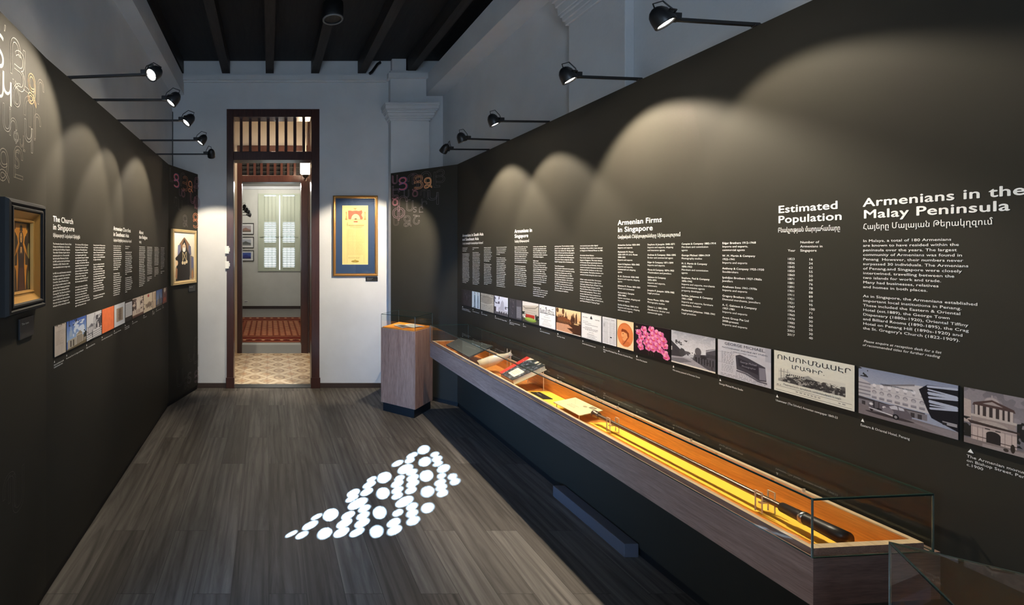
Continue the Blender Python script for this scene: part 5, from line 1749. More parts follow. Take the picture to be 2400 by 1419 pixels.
def p_sepia_church():
    p = Pic(100, 140, (214, 198, 184))
    p.blotch(6, 0.42, (74, 52, 50), 0.95, (0, 0.05, 0.34, 0.62)).blotch(6, 0.44, (80, 58, 56), 0.95, (0.70, 0.0, 1, 0.66))
    p.poly([(0.40, 0.3), (0.5, 0.12), (0.60, 0.3), (0.62, 0.84), (0.34, 0.84)], (226, 214, 200)).rect(0.3, 0.6, 0.72, 0.86, (216, 200, 184))
    for u0 in (0.36, 0.5, 0.62):
        p.rect(u0, 0.64, u0 + 0.04, 0.82, (110, 84, 78))
    p.rect(0, 0.90, 1, 1, (96, 66, 58)).rect(0, 0.86, 1, 0.90, (150, 120, 104))
    return p


def p_postcard():
    p = Pic(90, 140, (218, 202, 180))
    p.rect(0.44, 0.05, 0.62, 0.20, (190, 84, 80)).blotch(8, 0.48, (92, 74, 62), 0.95, (0, 0.52, 1, 0.86)).poly([(0.3, 0.60), (0.6, 0.46), (0.92, 0.56), (0.92, 0.74), (0.3, 0.78)], (150, 130, 112))
    for k in range(6):
        p.line(0.4 + k * 0.09, 0.6, 0.38 + k * 0.09, 0.75, 0.01, (80, 64, 54))
    return p


def p_pale():
    p = Pic(40, 120, (206, 186, 162)).grain(0.1, 8)
    p.rect(0.5, 0.1, 0.9, 0.5, (186, 160, 136)).rect(0.15, 0.55, 0.5, 0.95, (190, 166, 146))
    return p


def p_spire():
    p = Pic(80, 140, (84, 108, 160))
    p.grad(0, 0.6, (74, 98, 156), (120, 142, 178)).poly([(0.44, 0.5), (0.52, 0.10), (0.60, 0.5), (0.62, 0.9), (0.42, 0.9)], (70, 72, 84))
    p.poly([(0.1, 0.7), (0.3, 0.52), (0.45, 0.6), (0.45, 1), (0.1, 1)], (130, 126, 122)).poly([(0.6, 0.6), (0.8, 0.5), (0.92, 0.6), (0.92, 1), (0.6, 1)], (106, 104, 108)).rect(0, 0.88, 1, 1, (90, 82, 76))
    return p


def p_dusk():
    p = Pic(60, 140, (120, 92, 84))
    p.grad(0, 1, (104, 84, 84), (150, 84, 70)).ell(0.5, 0.14, 0.22, 0.14, (226, 210, 190)).poly([(0.42, 0.26), (0.5, 0.4), (0.58, 0.26)], (220, 190, 170)).ell(0.5, 0.75, 0.3, 0.16, (196, 96, 72), soft=True)
    return p


def p_orange_cloth():
    p = Pic(70, 110, (232, 118, 70)).grain(0.07, 10)
    p.rect(0, 0, 0.04, 1, (214, 100, 58))
    return p


def strip(fr, parent, sfun, z0, z1, items, group):
    for (pa, pb, fn, label, cap, cap_px) in items:
        a, b = sfun(pa), sfun(pb)
        o = picture('printed_picture', fn(), fr, a, b, z0, z1, 0.0, 0.005, M['print'])
        tag(o, label, 'picture', group)
        if cap:
            rows = cap.split('|')
            mb = MB()
            write(mb, fr, [(t, a + 0.002, z0 - 0.0405 - 0.0115 * i, 0.0105, 0.0, None) for i, t in enumerate(rows)], 0.0012)
            t0 = a + 0.004
            mb.add([fr.at(t0, z0 - 0.026, 0.0012), fr.at(t0 + 0.010, z0 - 0.026, 0.0012), fr.at(t0 + 0.005, z0 - 0.0155, 0.0012)], [(0, 1, 2)])
            if cap_px:
                s_hi = max((Vector(p) - fr.o).dot(fr.u) for p in mb.v)
                k = (sfun(cap_px) - a) / (s_hi - a)
                mb.v = [tuple(fr.o + fr.u * (a + ((Vector(p) - fr.o).dot(fr.u) - a) * k) + Vector((0, 0, p[2])) + fr.n * 0.0012) for p in mb.v]
            mb.build('caption', M['white_print'], parent)


strip(FR, PR, sR, 1.037, 1.185, (
    (1083, 1106, p_dark_page, 'nearly black printed page, first in the right strip, beside the panel corner', 'Illuminated Armenian|manuscript, 17th century', 1103),
    (1107.5, 1126, p_figures, 'pale blue print of two robed standing figures, on the right wall', 'Costumes of Armenians', 1123),
    (1128, 1158.6, p_map, 'grey-brown print of an old engraved bird\'s-eye map on the right wall', 'Map of New Julfa', 1142),
    (1160, 1192, p_chapel, 'mauve-grey photograph of a white church under a dark tree, right wall', 'Armenian Church of St. Gregory, Dhaka', 1188),
    (1194, 1224.5, p_dark_book, 'dark grey print of an open book with a lettered right page', 'Page from an early Armenian|printed book', 1219),
    (1226, 1264, p_red_hotel, 'colour photograph of a cream hotel with red porch and green hedge', 'Raffles Hotel', 1233),
    (1265.5, 1303.5, p_hotel_advert, 'white printed hotel advertisement with heavy black lettering', 'Raffles Hotel advertisement', 1289),
    (1305.5, 1363, p_bungalow, 'sepia sunset print of a low bungalow among palms', 'Sea View Hotel', 1324),
    (1364.8, 1411.5, p_menu, 'white printed card with black border and small dark crest', 'Sea View Hotel advertisement card', 1396),
    (1414, 1446.5, p_newspaper, 'grey print of a full newspaper page in narrow columns', 'First issue of The Straits Times|1845', 1447),
    (1448.3, 1487.3, p_oval_portrait, 'orange oval portrait of a bearded head in profile on cream', 'Portrait of Catchick Moses', 1483),
    (1490.5, 1573, p_orchids, 'photograph of pink orchids on a black background', 'Vanda Miss Joaquim', 1517),
    (1576, 1679.5, p_street, 'grey photograph of an old street with trees and shophouses', '19th century postcard of Armenian Street', 1641),
    (1685, 1810.3, p_photographer, 'lilac-grey print of a photographer advertisement with a bellows camera', 'George Michael Photo Studio', 1742),
    (1817.5, 2006.5, p_armenian_paper, 'cream print of an Armenian newspaper title with an engraved hill town', 'Usumnaser (The Scholar) Armenian newspaper 1849-53', 1964),
    (2016, 2250, p_grand_hotel, 'photograph of a white hotel with a vintage car in the drive', 'Eastern & Oriental Hotel, Penang', 2133),
    (2263.5, 2418, p_gateway, 'dusky photograph of a domed stone gateway, rightmost in the strip', 'The Armenian monument|on Bishop Street, Penang|c.1900', None)),
    'printed pictures in a strip on the right wall')
strip(FL, PL, sL, 1.058, 1.203, (
    (125.5, 152, p_letter, 'beige printed letter with a torn top edge, first in the left strip', 'Letter to the Resident Councillor|to build the Armenian Church', 149),
    (154, 200, p_blue_church, 'photograph of a columned church under a blue cloudy sky', 'The Armenian Church of St. Gregory the Illuminator', 195),
    (201, 236, p_church_sketch, 'black and white print of a domed church behind a fence', 'Original church with the dome', 222),
    (237.3, 265.4, p_orange_cloth, 'plain bright orange print on the left wall', 'Cover of the Armenian prayer book', 263),
    (266.2, 291, p_manuscript, 'white print with a small brown manuscript page in the middle', 'Manuscript in Armenian', 283),
    (291.8, 308, p_text_page, 'narrow print of white ruled text on a dark ground', 'Armenian script|in a prayer book', 303),
    (309, 334.5, p_sepia_church, 'brown sepia print of a white tower between dark trees', 'Church in Surabaya', 322),
    (335.2, 355.6, p_postcard, 'cream postcard print with a small red stamp', 'Postcard', 343),
    (356.2, 364, p_pale, 'very narrow pale tan print on the left wall', 'Church|c.1900', 362),
    (365, 379, p_spire, 'small blue print of a church spire near the left panel corner', 'Church spire in Jakarta', 377),
    (380, 390, p_dusk, 'small reddish print with a pale lamp, last in the left strip', 'Interior', 384)),
    'printed pictures in a strip on the left wall')

# ================================================================== framed works and their small caption plates


def caption_plate(fr, pxs, pys, label, text):
    a, z1 = fr.hit(pxs[0], pys[0])
    b, z0 = fr.hit(pxs[1], pys[1])
    r = empty('caption_plate', fr.at((a + b) / 2, z0), label, 'plaque')
    MB().obox(fr.o, fr.u, fr.n, (0, 0, 1), a, b, 0, 0.008, z0, z1).build('plate', M['black_metal'], r, 0.001)
    mb = MB()
    hh = z1 - z0
    write(mb, fr, [(t, a + 0.1 * (b - a), z1 - hh * (0.32 + 0.3 * i), hh * 0.14, 0.0, (0.5 - 0.1 * i) * (b - a)) for i, t in enumerate(text)], 0.0086)
    mb.build('caption', M['white_print'], r)


def glazing(fr, s0, s1, z0, z1, n, parent):
    MB().add([fr.at(s0, z0, n), fr.at(s1, z0, n), fr.at(s1, z1, n), fr.at(s0, z1, n)], [(0, 1, 2, 3)]).build('glazing', M['glass'], parent)


# certificate on the end wall
FE = Frame((0, Y_END), (1, Y_END))
s0, s1, z0, z1 = X_at(781, 4.97), X_at(886, 4.97), Z_at(648, 4.97), Z_at(458.5, 4.97)
r = empty('framed_certificate', (0.99, Y_END, z0), 'tall cream scroll certificate with blue mount in a bronze gilt frame', 'certificate')
frame_ring(FE, s0, s1, z0, z1, [(0, 0), (0, 0.024), (0.010, 0.032), (0.022, 0.030), (0.027, 0.022), (0.031, 0.022), (0.031, 0.010)]).build('picture_frame', M['gilt'], r)
MB().obox(FE.o, FE.u, FE.n, (0, 0, 1), s0 + 0.025, s1 - 0.025, 0.002, 0.012, z0 + 0.025, z1 - 0.025).build('mount', mat('blue_mount_board', (0.012, 0.045, 0.13), 0.6), r)
p = Pic(150, 330, (224, 204, 140))
p.grain(0.04, 12)
p.rect(0, 0, 1, 0.005, (240, 236, 220)).rect(0, 0.995, 1, 1, (240, 236, 220))
p.poly([(0.24, 0.235), (0.23, 0.09), (0.30, 0.085), (0.40, 0.095), (0.52, 0.085), (0.64, 0.095), (0.76, 0.08), (0.78, 0.12), (0.74, 0.16), (0.80, 0.21), (0.78, 0.24)], (198, 104, 78))
p.ell(0.52, 0.235, 0.17, 0.09, (232, 214, 156)).rect(0.2, 0.242, 0.85, 0.30, (224, 204, 140)).ell(0.52, 0.23, 0.05, 0.012, (110, 70, 44)).line(0.38, 0.235, 0.70, 0.235, 0.003, (120, 110, 100))
for u0 in (0.16, 0.88):
    p.ell(u0, 0.118, 0.022, 0.012, (176, 130, 76)).poly([(u0 - 0.02, 0.128), (u0 + 0.03, 0.125), (u0 + 0.015, 0.165), (u0 + 0.035, 0.22), (u0 - 0.03, 0.22), (u0 - 0.01, 0.165)], (190, 152, 92)).ell(u0, 0.232, 0.05, 0.010, (160, 122, 66))
p.rect(0.14, 0.245, 0.88, 0.248, (150, 112, 60))
for k in (-0.06, -0.03, 0, 0.03, 0.06):
    p.line(0.5, 0.07, 0.5 + k, 0.045, 0.003, (170, 120, 60)).ell(0.52 + k, 0.275, 0.018, 0.012, (170, 84, 64))
p.line(0.2, 0.29, 0.2, 0.35, 0.003, (90, 66, 34)).rect(0.16, 0.325, 0.86, 0.328, (100, 76, 40)).rect(0.24, 0.335, 0.84, 0.345, (120, 92, 50), 0.8).rect(0.3, 0.36, 0.78, 0.366, (120, 92, 50), 0.8).rect(0.42, 0.376, 0.74, 0.381, (120, 92, 50), 0.8)
p.rows(0.22, 0.40, 0.82, 0.84, 52, (150, 122, 74), 0.55, 0.03, 0.35)
for u0 in (0.19, 0.84):
    p.rect(u0, 0.40, u0 + 0.006, 0.97, (150, 122, 70), 0.8)
p.rows(0.24, 0.87, 0.7, 0.90, 2, (150, 122, 74), 0.6).ell(0.5, 0.945, 0.15, 0.018, (150, 120, 40)).ell(0.5, 0.935, 0.05, 0.02, (170, 140, 60))
picture('scroll', p, FE, X_at(802, 4.988), X_at(862.5, 4.988), Z_at(620.5, 4.988), Z_at(482, 4.988), 0.012, 0.014, M['print'], r)
glazing(FE, s0 + 0.028, s1 - 0.028, z0 + 0.028, z1 - 0.028, 0.018, r)
caption_plate(FE, (857, 885), (649.5, 659.5), 'small black caption plate below the framed scroll certificate', ('Certificate of the Church', 'Singapore'))

# icon in the deep black frame on the near left panel


def sN(s):                                             # distance from the corner of the left panels
    return FLN.len - s


a0, a1 = sN(0.412), sN(0.10)
z0, z1 = 1.55 - 0.236, 1.55 + 0.196
r = empty('framed_icon', FLN.at((a0 + a1) / 2, z0), 'painting of a crowned robed saint in a deep black and gold frame', 'painting')
frame_ring(FLN, a0, a1, z0, z1, [(0, 0), (0, 0.030), (0.006, 0.042), (0.016, 0.045), (0.024, 0.036), (0.030, 0.044), (0.036, 0.044), (0.042, 0.034)]).build('outer_frame', M['black'], r)
frame_ring(FLN, a0, a1, z0, z1, [(0.040, 0.036), (0.044, 0.034), (0.064, 0.022), (0.070, 0.020), (0.074, 0.026), (0.080, 0.024), (0.082, 0.012)]).build('inner_frame', M['gold'], r)
p = Pic(170, 270, (58, 44, 30))
p.grain(0.2, 8)
p.poly([(0.2, 0.02), (0.8, 0.02), (0.74, 0.3), (0.8, 0.45), (0.92, 0.55), (0.78, 0.7), (0.74, 0.98), (0.28, 0.98), (0.24, 0.7), (0.08, 0.55), (0.2, 0.45), (0.26, 0.3)], (206, 136, 44))
for sgn in (-1, 1):
    c = 0.5 + sgn * 0.42
    p.poly([(0.5 + sgn * 0.5, 0.2), (c, 0.1), (0.5 + sgn * 0.28, 0.0), (0.5 + sgn * 0.5, 0.0)], (40, 32, 24)).poly([(0.5 + sgn * 0.5, 0.3), (0.5 + sgn * 0.22, 0.18), (0.5 + sgn * 0.16, 0.3), (0.5 + sgn * 0.3, 0.42), (0.5 + sgn * 0.5, 0.5)], (44, 34, 26))
    p.ell(c, 0.42, 0.07, 0.12, (150, 136, 82)).ell(c, 0.85, 0.08, 0.14, (128, 116, 66)).ell(0.5 + sgn * 0.30, 0.13, 0.035, 0.025, (226, 160, 60)).line(0.5 + sgn * 0.16, 0.22, 0.5 + sgn * 0.3, 0.14, 0.012, (222, 150, 52))
    p.poly([(0.5 + sgn * 0.2, 0.42), (0.5 + sgn * 0.5, 0.58), (0.5 + sgn * 0.5, 0.64), (0.5 + sgn * 0.22, 0.62)], (50, 38, 28))
p.poly([(0.42, 0.30), (0.58, 0.30), (0.68, 0.42), (0.66, 0.62), (0.72, 1.0), (0.30, 1.0), (0.35, 0.62), (0.32, 0.42)], (52, 36, 34)).poly([(0.40, 0.66), (0.62, 0.66), (0.66, 1), (0.38, 1)], (84, 50, 38))
p.ell(0.5, 0.24, 0.12, 0.11, (40, 30, 26)).ell(0.5, 0.225, 0.062, 0.072, (206, 160, 98)).line(0.475, 0.215, 0.485, 0.215, 0.006, (60, 40, 28)).line(0.515, 0.215, 0.525, 0.215, 0.006, (60, 40, 28)).line(0.5, 0.22, 0.5, 0.245, 0.004, (150, 100, 60)).line(0.485, 0.265, 0.515, 0.265, 0.004, (140, 70, 50))
p.poly([(0.42, 0.13), (0.44, 0.06), (0.5, 0.03), (0.56, 0.06), (0.58, 0.13)], (46, 34, 26)).ell(0.5, 0.03, 0.03, 0.02, (180, 130, 50))
p.poly([(0.46, 0.36), (0.54, 0.36), (0.55, 0.46), (0.5, 0.43), (0.45, 0.46)], (206, 160, 104))
p.a *= 0.62
picture('painting', p, FLN, a0 + 0.081, a1 - 0.081, z0 + 0.081, z1 - 0.081, 0.004, 0.012, M['canvas'], r)
caption_plate(FLN, (42, 75), (749, 785), 'dark caption plate below the black-framed icon painting', ('The icon',))

# portrait in the pale gold frame on the angled left panel
a0, z1a = FLE.hit(404.5, 537, 0.02)
a1, z0a = FLE.hit(460.5, 664, 0.02)
z1 = (z1a + FLE.hit(460.5, 541, 0.02)[1]) / 2
z0 = (z0a + FLE.hit(404.5, 669, 0.02)[1]) / 2
r = empty('framed_portrait', FLE.at((a0 + a1) / 2, z0), 'portrait of a black-robed seated cleric with a pendant in a pale gold frame', 'painting')
frame_ring(FLE, a0, a1, z0, z1, [(0, 0), (0, 0.022), (0.008, 0.026), (0.016, 0.022), (0.022, 0.026), (0.030, 0.020), (0.034, 0.010)]).build('picture_frame', M['pale_gold'], r)
p = Pic(180, 262, (226, 216, 190))
p.grad(0, 1, (238, 234, 220), (190, 170, 130))
p.poly([(0.20, 0.42), (0.26, 0.24), (0.42, 0.13), (0.5, 0.09), (0.58, 0.13), (0.76, 0.24), (0.82, 0.42)], (132, 100, 72)).poly([(0.2, 0.26), (0.32, 0.24), (0.34, 0.5), (0.18, 0.46)], (110, 112, 140)).poly([(0.70, 0.24), (0.82, 0.28), (0.84, 0.46), (0.70, 0.48)], (96, 96, 120))
p.poly([(0.5, 0.12), (0.58, 0.22), (0.66, 0.36), (0.78, 0.46), (0.82, 0.62), (0.76, 0.98), (0.10, 0.98), (0.14, 0.62), (0.08, 0.52), (0.24, 0.44), (0.36, 0.36), (0.42, 0.22)], (24, 20, 20))
p.poly([(0.76, 0.46), (0.96, 0.50), (0.98, 0.95), (0.78, 0.97)], (120, 112, 106)).poly([(0.84, 0.5), (0.95, 0.52), (0.95, 0.74), (0.84, 0.74)], (96, 98, 130)).ell(0.9, 0.88, 0.05, 0.1, (170, 120, 80))
p.ell(0.5, 0.235, 0.025, 0.03, (220, 216, 200)).ell(0.485, 0.30, 0.085, 0.07, (214, 190, 160)).ell(0.485, 0.345, 0.075, 0.05, (226, 222, 212)).line(0.45, 0.29, 0.47, 0.29, 0.005, (70, 50, 40)).line(0.51, 0.29, 0.53, 0.29, 0.005, (70, 50, 40)).line(0.49, 0.30, 0.49, 0.32, 0.004, (170, 130, 100))
for a, b in ((0.42, 0.60), (0.58, 0.42), (0.42, 0.42), (0.60, 0.60)):
    p.line(a, 0.40, b, 0.58, 0.006, (206, 186, 140))
for u0, v0 in ((0.42, 0.62), (0.52, 0.625), (0.61, 0.60)):
    p.ell(u0, v0, 0.045, 0.035, (224, 206, 170))
p.ell(0.14, 0.62, 0.06, 0.055, (216, 186, 150)).poly([(0.10, 0.70), (0.18, 0.74), (0.16, 0.96), (0.08, 0.9)], (150, 110, 80))
picture('painting', p, FLE, a0 + 0.033, a1 - 0.033, z0 + 0.033, z1 - 0.033, 0.004, 0.011, M['canvas'], r)
caption_plate(FLE, (441, 456.5), (670, 682), 'small dark caption plate below the gold-framed portrait', ('Portrait',))

# ================================================================== glass show cases


def glass_box(parent, poly, z0, z1, t=0.0045, name='glass_cover'):
    """clear cover over a four-cornered plan (counter-clockwise): four sides and a lid, with polished green edges"""
    gl = MB()
    n = 4
    cen = Vector((sum(p[0] for p in poly) / n, sum(p[1] for p in poly) / n))
    V = [Vector(p) for p in poly]
    for i in range(n):
        a, b = V[i], V[(i + 1) % n]
        gl.add([(a.x, a.y, z0), (b.x, b.y, z0), (b.x, b.y, z1 - 0.001), (a.x, a.y, z1 - 0.001)], [(0, 1, 2, 3)])
    gl.add([(p.x, p.y, z1) for p in V], [(0, 1, 2, 3)])
    g = gl.build(name, M['glass'], parent)
    ed = MB()
    for i in range(n):
        a, b = V[i], V[(i + 1) % n]
        d = (b - a).normalized()
        nn = Vector((-d.y, d.x))
        if nn.dot(cen - a) < 0:
            nn = -nn
        o = (a.x, a.y, 0)
        L = (b - a).length
        ed.obox(o, (d.x, d.y, 0), (nn.x, nn.y, 0), (0, 0, 1), 0, L, 0, t * 0.55, z1 - t * 0.85, z1 + 0.0005)
        ed.obox(o, (d.x, d.y, 0), (nn.x, nn.y, 0), (0, 0, 1), 0, L, 0, t * 0.5, z0, z0 + t * 0.45)
    ed.build('glass_edge', M['glass_edge'], g)
    co = MB()
    for p in V:
        d = (cen - p).normalized() * 0.002
        co.tube([(p.x + d.x, p.y + d.y, z0), (p.x + d.x, p.y + d.y, z1)], t * 0.42, 8)
    co.build('glass_corner', M['edge_bright'], g)
    return g


def inset(poly, e):
    V = [Vector(p) for p in poly]
    n = len(V)
    out = []
    for i in range(n):
        d0 = (V[i] - V[i - 1]).normalized()
        d1 = (V[(i + 1) % n] - V[i]).normalized()
        n0, n1 = Vector((-d0.y, d0.x)), Vector((-d1.y, d1.x))
        q = (n0 + n1) / max(0.2, 1 + n0.dot(n1))
        out.append(tuple(V[i] + q * e))
    return out


def pedestal(poly, label, group):
    zt = 0.808
    r = empty('pedestal_case', (sum(p[0] for p in poly) / 4, sum(p[1] for p in poly) / 4, 0), label, 'display case', group)
    MB().prism(inset(poly, 0.016), 0.0, 0.085).build('kick_base', M['black'], r)
    MB().prism(poly, 0.085, zt).build('plinth', M['pedestal_wood'], r, 0.002)
    MB().prism(inset(poly, 0.012), zt, zt + 0.008).build('base_card', M['orange'], r)
    glass_box(r, inset(poly, 0.002), zt - 0.012, 0.943)
    return r, zt + 0.008


PEDG = 'pedestal show cases with glass covers'
pa = [(1.352, 4.06), (1.617, 4.335), (1.358, 4.600), (1.093, 4.285)]
ped1, zc = pedestal(pa, 'wooden pedestal case with an orange base, at the far end of the room', PEDG)
u_, v_ = Vector((0.804, -0.595)), Vector((-0.595, -0.804))
c_ = Vector((1.296, 0.922))
pb = [tuple(c_), tuple(c_ + v_ * 0.37), tuple(c_ + v_ * 0.37 + u_ * 0.37), tuple(c_ + u_ * 0.37)]
ped2, _ = pedestal(pb, 'wooden pedestal case cut off at the bottom right corner', PEDG)

# booklet in the far pedestal
bk = empty('open_booklet', (1.355, 4.30, zc), 'open grey printed booklet on the orange base of the far pedestal', 'booklet')
for nm, q, c in (('left_page', -1, (206, 202, 198)), ('right_page', 1, (228, 226, 222))):
    p = Pic(40, 50, c)
    p.rows(0.1, 0.1, 0.9, 0.9, 14, (90, 86, 84), 0.8)
    if q < 0:
        p.rect(0.1, 0.3, 0.9, 0.9, (110, 104, 102))
    w, h = p.w, p.h
    cx_, cy_ = 1.37, 4.30
    ax, ay = Vector((0.97, 0.24)), Vector((-0.24, 0.97))
    V = []
    for j in range(h):
        for i in range(w):
            s = (i / (w - 1)) * 0.12 if q > 0 else -0.12 + (i / (w - 1)) * 0.12
            t_ = 0.08 - 0.16 * j / (h - 1)
            lift = 0.012 * math.sin(min(1, abs(s) / 0.12) * PI * 0.9) * 0.8 + 0.003
            V.append((cx_ + ax.x * s + ay.x * t_, cy_ + ax.y * s + ay.y * t_, zc + lift))
    me = bpy.data.meshes.new(nm)
    idx = np.arange(w * h).reshape(h, w)
    Q = np.stack([idx[1:, :-1], idx[1:, 1:], idx[:-1, 1:], idx[:-1, :-1]], -1).reshape(-1, 4)
    me.from_pydata((np.array(V) - np.array((cx_, cy_, zc))).tolist(), [], Q.tolist())
    at = me.color_attributes.new('ink', 'FLOAT_COLOR', 'POINT')
    at.data.foreach_set('color', np.concatenate([p.out().reshape(-1, 3), np.ones((w * h, 1))], 1).astype(np.float32).ravel())
    me.materials.append(M['print'])
    o = link('page', me, (cx_, cy_, zc), bk)
    s_ = o.modifiers.new('leaves', 'SOLIDIFY')
    s_.thickness, s_.offset = 0.003, -1

# ---- the long wall case
XF, XB = 1.49, 1.86
plan = [(XF, 1.203), (XB, 1.2286), (XB, 4.10), (XF, 4.06)]
full = [(XF, 1.203), (1.8795, 1.2298), (1.8795, 4.10), (XF, 4.06)]
ZB, ZW, ZG = 0.577, 0.709, 0.872
ZR, ZFL = 0.728, 0.636
lc = empty('long_show_case', (1.68, 2.65, ZB), 'long wall-hung wooden show case with glass cover along the right wall', 'display case')
ca = MB()
o_, i_ = full, inset(plan, 0.024)
n = 4
P = [(x, y, ZB) for x, y in o_] + [(x, y, ZW) for x, y in o_] + [(x, y, ZW) for x, y in i_] + [(x, y, ZFL - 0.012) for x, y in i_]
fs = [(3, 2, 1, 0), (12, 13, 14, 15)]
for k in range(4):
    q = (k + 1) % 4
    fs += [(4 + k, 4 + q, 8 + q, 8 + k), (8 + k, 8 + q, 12 + q, 12 + k)]
    ca.add(P, [(k, q, 4 + q, 4 + k)], 1 if k in (0, 2) else 0)
ca.add(P, fs)
ca.build('carcass', [M['case_wood'], M['case_end']], lc)
ou, inn, fl = inset(plan, 0.012), inset(plan, 0.029), inset(plan, 0.0295)
tr_ = MB()
P = [(x, y, ZW) for x, y in ou] + [(x, y, ZR) for x, y in ou] + [(x, y, ZR) for x, y in inn] + [(x, y, ZR - 0.004) for x, y in inn]
fs = []
for k in range(4):
    q = (k + 1) % 4
    fs += [(4 + k, 4 + q, 8 + q, 8 + k), (8 + k, 8 + q, 12 + q, 12 + k)]
tr_.add(P, fs, 0)
tr_.add(P, [(k, (k + 1) % 4, 4 + (k + 1) % 4, 4 + k) for k in range(4)], 1)
tr_.build('rim', [M['rim_wood'], M['case_wood']], lc)
tr_ = MB()
P = [(x, y, ZR - 0.004) for x, y in inn] + [(x, y, ZFL) for x, y in fl]
tr_.add(P, [(k, (k + 1) % 4, 4 + (k + 1) % 4, 4 + k) for k in range(4)] + [(4, 5, 6, 7)])
tr_.build('tray', M['tray_wood'], lc)
for yq in (1.5, 1.9, 2.3, 2.45, 2.75, 3.05, 3.4, 3.65):
    MB().box(XB - 0.040, XB - 0.030, yq - 0.0012, yq + 0.0012, ZR, ZR + 0.012).build('glass_clip', M['acrylic_edge'], lc)
glass_box(lc, plan, ZW, ZG, 0.0055)

MG = 'yellow cards on the floor of the long case'
for y0, y1, x0, x1, lab in ((1.27, 2.335, 1.700, 1.822, 'long yellow card under the metal staff in the show case'), (2.54, 2.86, 1.665, 1.822, 'yellow card between the envelope and the marbled book'), (3.02, 3.14, 1.60, 1.72, 'small yellow card beside the stoneware bottle')):
    tag(MB().box(x0, x1, y0, y1, ZFL + 0.0005, ZFL + 0.005).build('yellow_card', M['yellow']), lab, 'card', MG)
cl_ = empty('caption_card', (1.715, 2.765, ZFL + 0.005), 'small black caption card on yellow card in the show case', 'label')
MB().box(1.685, 1.745, 2.70, 2.83, ZFL + 0.005, ZFL + 0.009).build('card', M['black'], cl_)
mb = MB()
co, fs = text_geo('Account book', 0.0, 2)
mb.add([(1.712 + b * 0.009, 2.815 - a * 0.009, ZFL + 0.0095) for a, b in co], fs)
mb.build('caption', M['white_print'], cl_)


def slab(corners, t, mats, name, parent=None, mi=0):
    """board with four given top corners (counter-clockwise seen from above), thickness t downwards along its normal"""
    C = [Vector(c) for c in corners]
    nn = (C[1] - C[0]).cross(C[3] - C[0]).normalized()
    mb = MB()
    P = C + [c - nn * t for c in C]
    mb.add(P, [(0, 1, 2, 3), (7, 6, 5, 4), (4, 5, 1, 0), (5, 6, 2, 1), (6, 7, 3, 2), (7, 4, 0, 3)])
    return mb.build(name, mats, parent), nn


def quad_picture(name, pic, corners, parent, material, lift):
    """picture laid over four corners: near left, near right, far right, far left"""
    A, B, C, D = (Vector(c) for c in corners)
    nn = (B - A).cross(D - A).normalized()
    w, h = pic.w, pic.h
    V = []
    for j in range(h):
        t_ = 1 - j / (h - 1)
        for i in range(w):
            s = i / (w - 1)
            V.append(tuple(A.lerp(B, s).lerp(D.lerp(C, s), t_) + nn * lift))
    idx = np.arange(w * h).reshape(h, w)
    Q = np.stack([idx[1:, :-1], idx[1:, 1:], idx[:-1, 1:], idx[:-1, :-1]], -1).reshape(-1, 4)
    me = bpy.data.meshes.new(name)
    org = np.array(A)
    me.from_pydata((np.array(V) - org).tolist(), [], Q.tolist())
    at = me.color_attributes.new('ink', 'FLOAT_COLOR', 'POINT')
    at.data.foreach_set('color', np.concatenate([pic.out().reshape(-1, 3), np.ones((w * h, 1))], 1).astype(np.float32).ravel())
    me.materials.append(material)
    me.update()
    return link(name, me, org, parent)


def easel(label, group, corners, drop):
    """clear acrylic plate on four thin posts, carrying what lies on it"""
    C = [Vector(c) for c in corners]
    r = empty('acrylic_stand', (sum(c.x for c in C) / 4, sum(c.y for c in C) / 4, ZFL), label, 'stand', group)
    nn = (C[1] - C[0]).cross(C[3] - C[0]).normalized()
    D = [c - nn * drop for c in C]
    slab([tuple(d) for d in D], 0.004, M['acrylic'], 'plate', r)
    m_ = D[0].lerp(D[2], 0.5)
    for d in D:
        q = d.lerp(m_, 0.14)
        z = q.z - 0.004
        if z > ZFL + 0.012:
            MB().box(q.x - 0.0012, q.x + 0.0012, q.y - 0.0025, q.y + 0.0025, ZFL, z).build('post', M['acrylic_edge'], r)
    return r


SG = 'clear acrylic stands in the long case'
# dark folio at the far end (near left, near right, far right, far left as the viewer sees it)
fc = [(1.553, 3.85, 0.735), (1.553, 3.41, 0.732), (1.815, 3.56, 0.788), (1.735, 3.975, 0.772)]
easel('low acrylic stand under the dark slate folio', SG, fc, 0.0105)
fo = empty('slate_folio', (1.66, 3.70, 0.74), 'dark slate-grey lettered folio propped at the far end of the long case', 'folio')
slab(fc, 0.010, mat('dark_slate_cover', (0.055, 0.062, 0.060), 0.5), 'cover', fo)
A, B, C, D = (Vector(c) for c in fc)
nn = (B - A).cross(D - A).normalized()
mb = MB()
for t, s0_, t0_, sz in (('ՀԱՅ ԵԿԵՂԵՑԻ', 0.50, 0.44, 0.034), ('Singapore', 0.30, 0.24, 0.022), ('Armenian', 0.45, 0.70, 0.018)):
    co, fs = text_geo(t, 0.0, 2)
    mb.add([A.lerp(B, s0_ + a * sz / 0.44).lerp(D.lerp(C, s0_ + a * sz / 0.44), t0_ + b * sz / 0.30) + nn * 0.0006 for a, b in co * np.array((0.62, 1))], fs)
mb.build('cover_lettering', mat('dull_silver_lettering', (0.20, 0.21, 0.20), 0.4), fo)

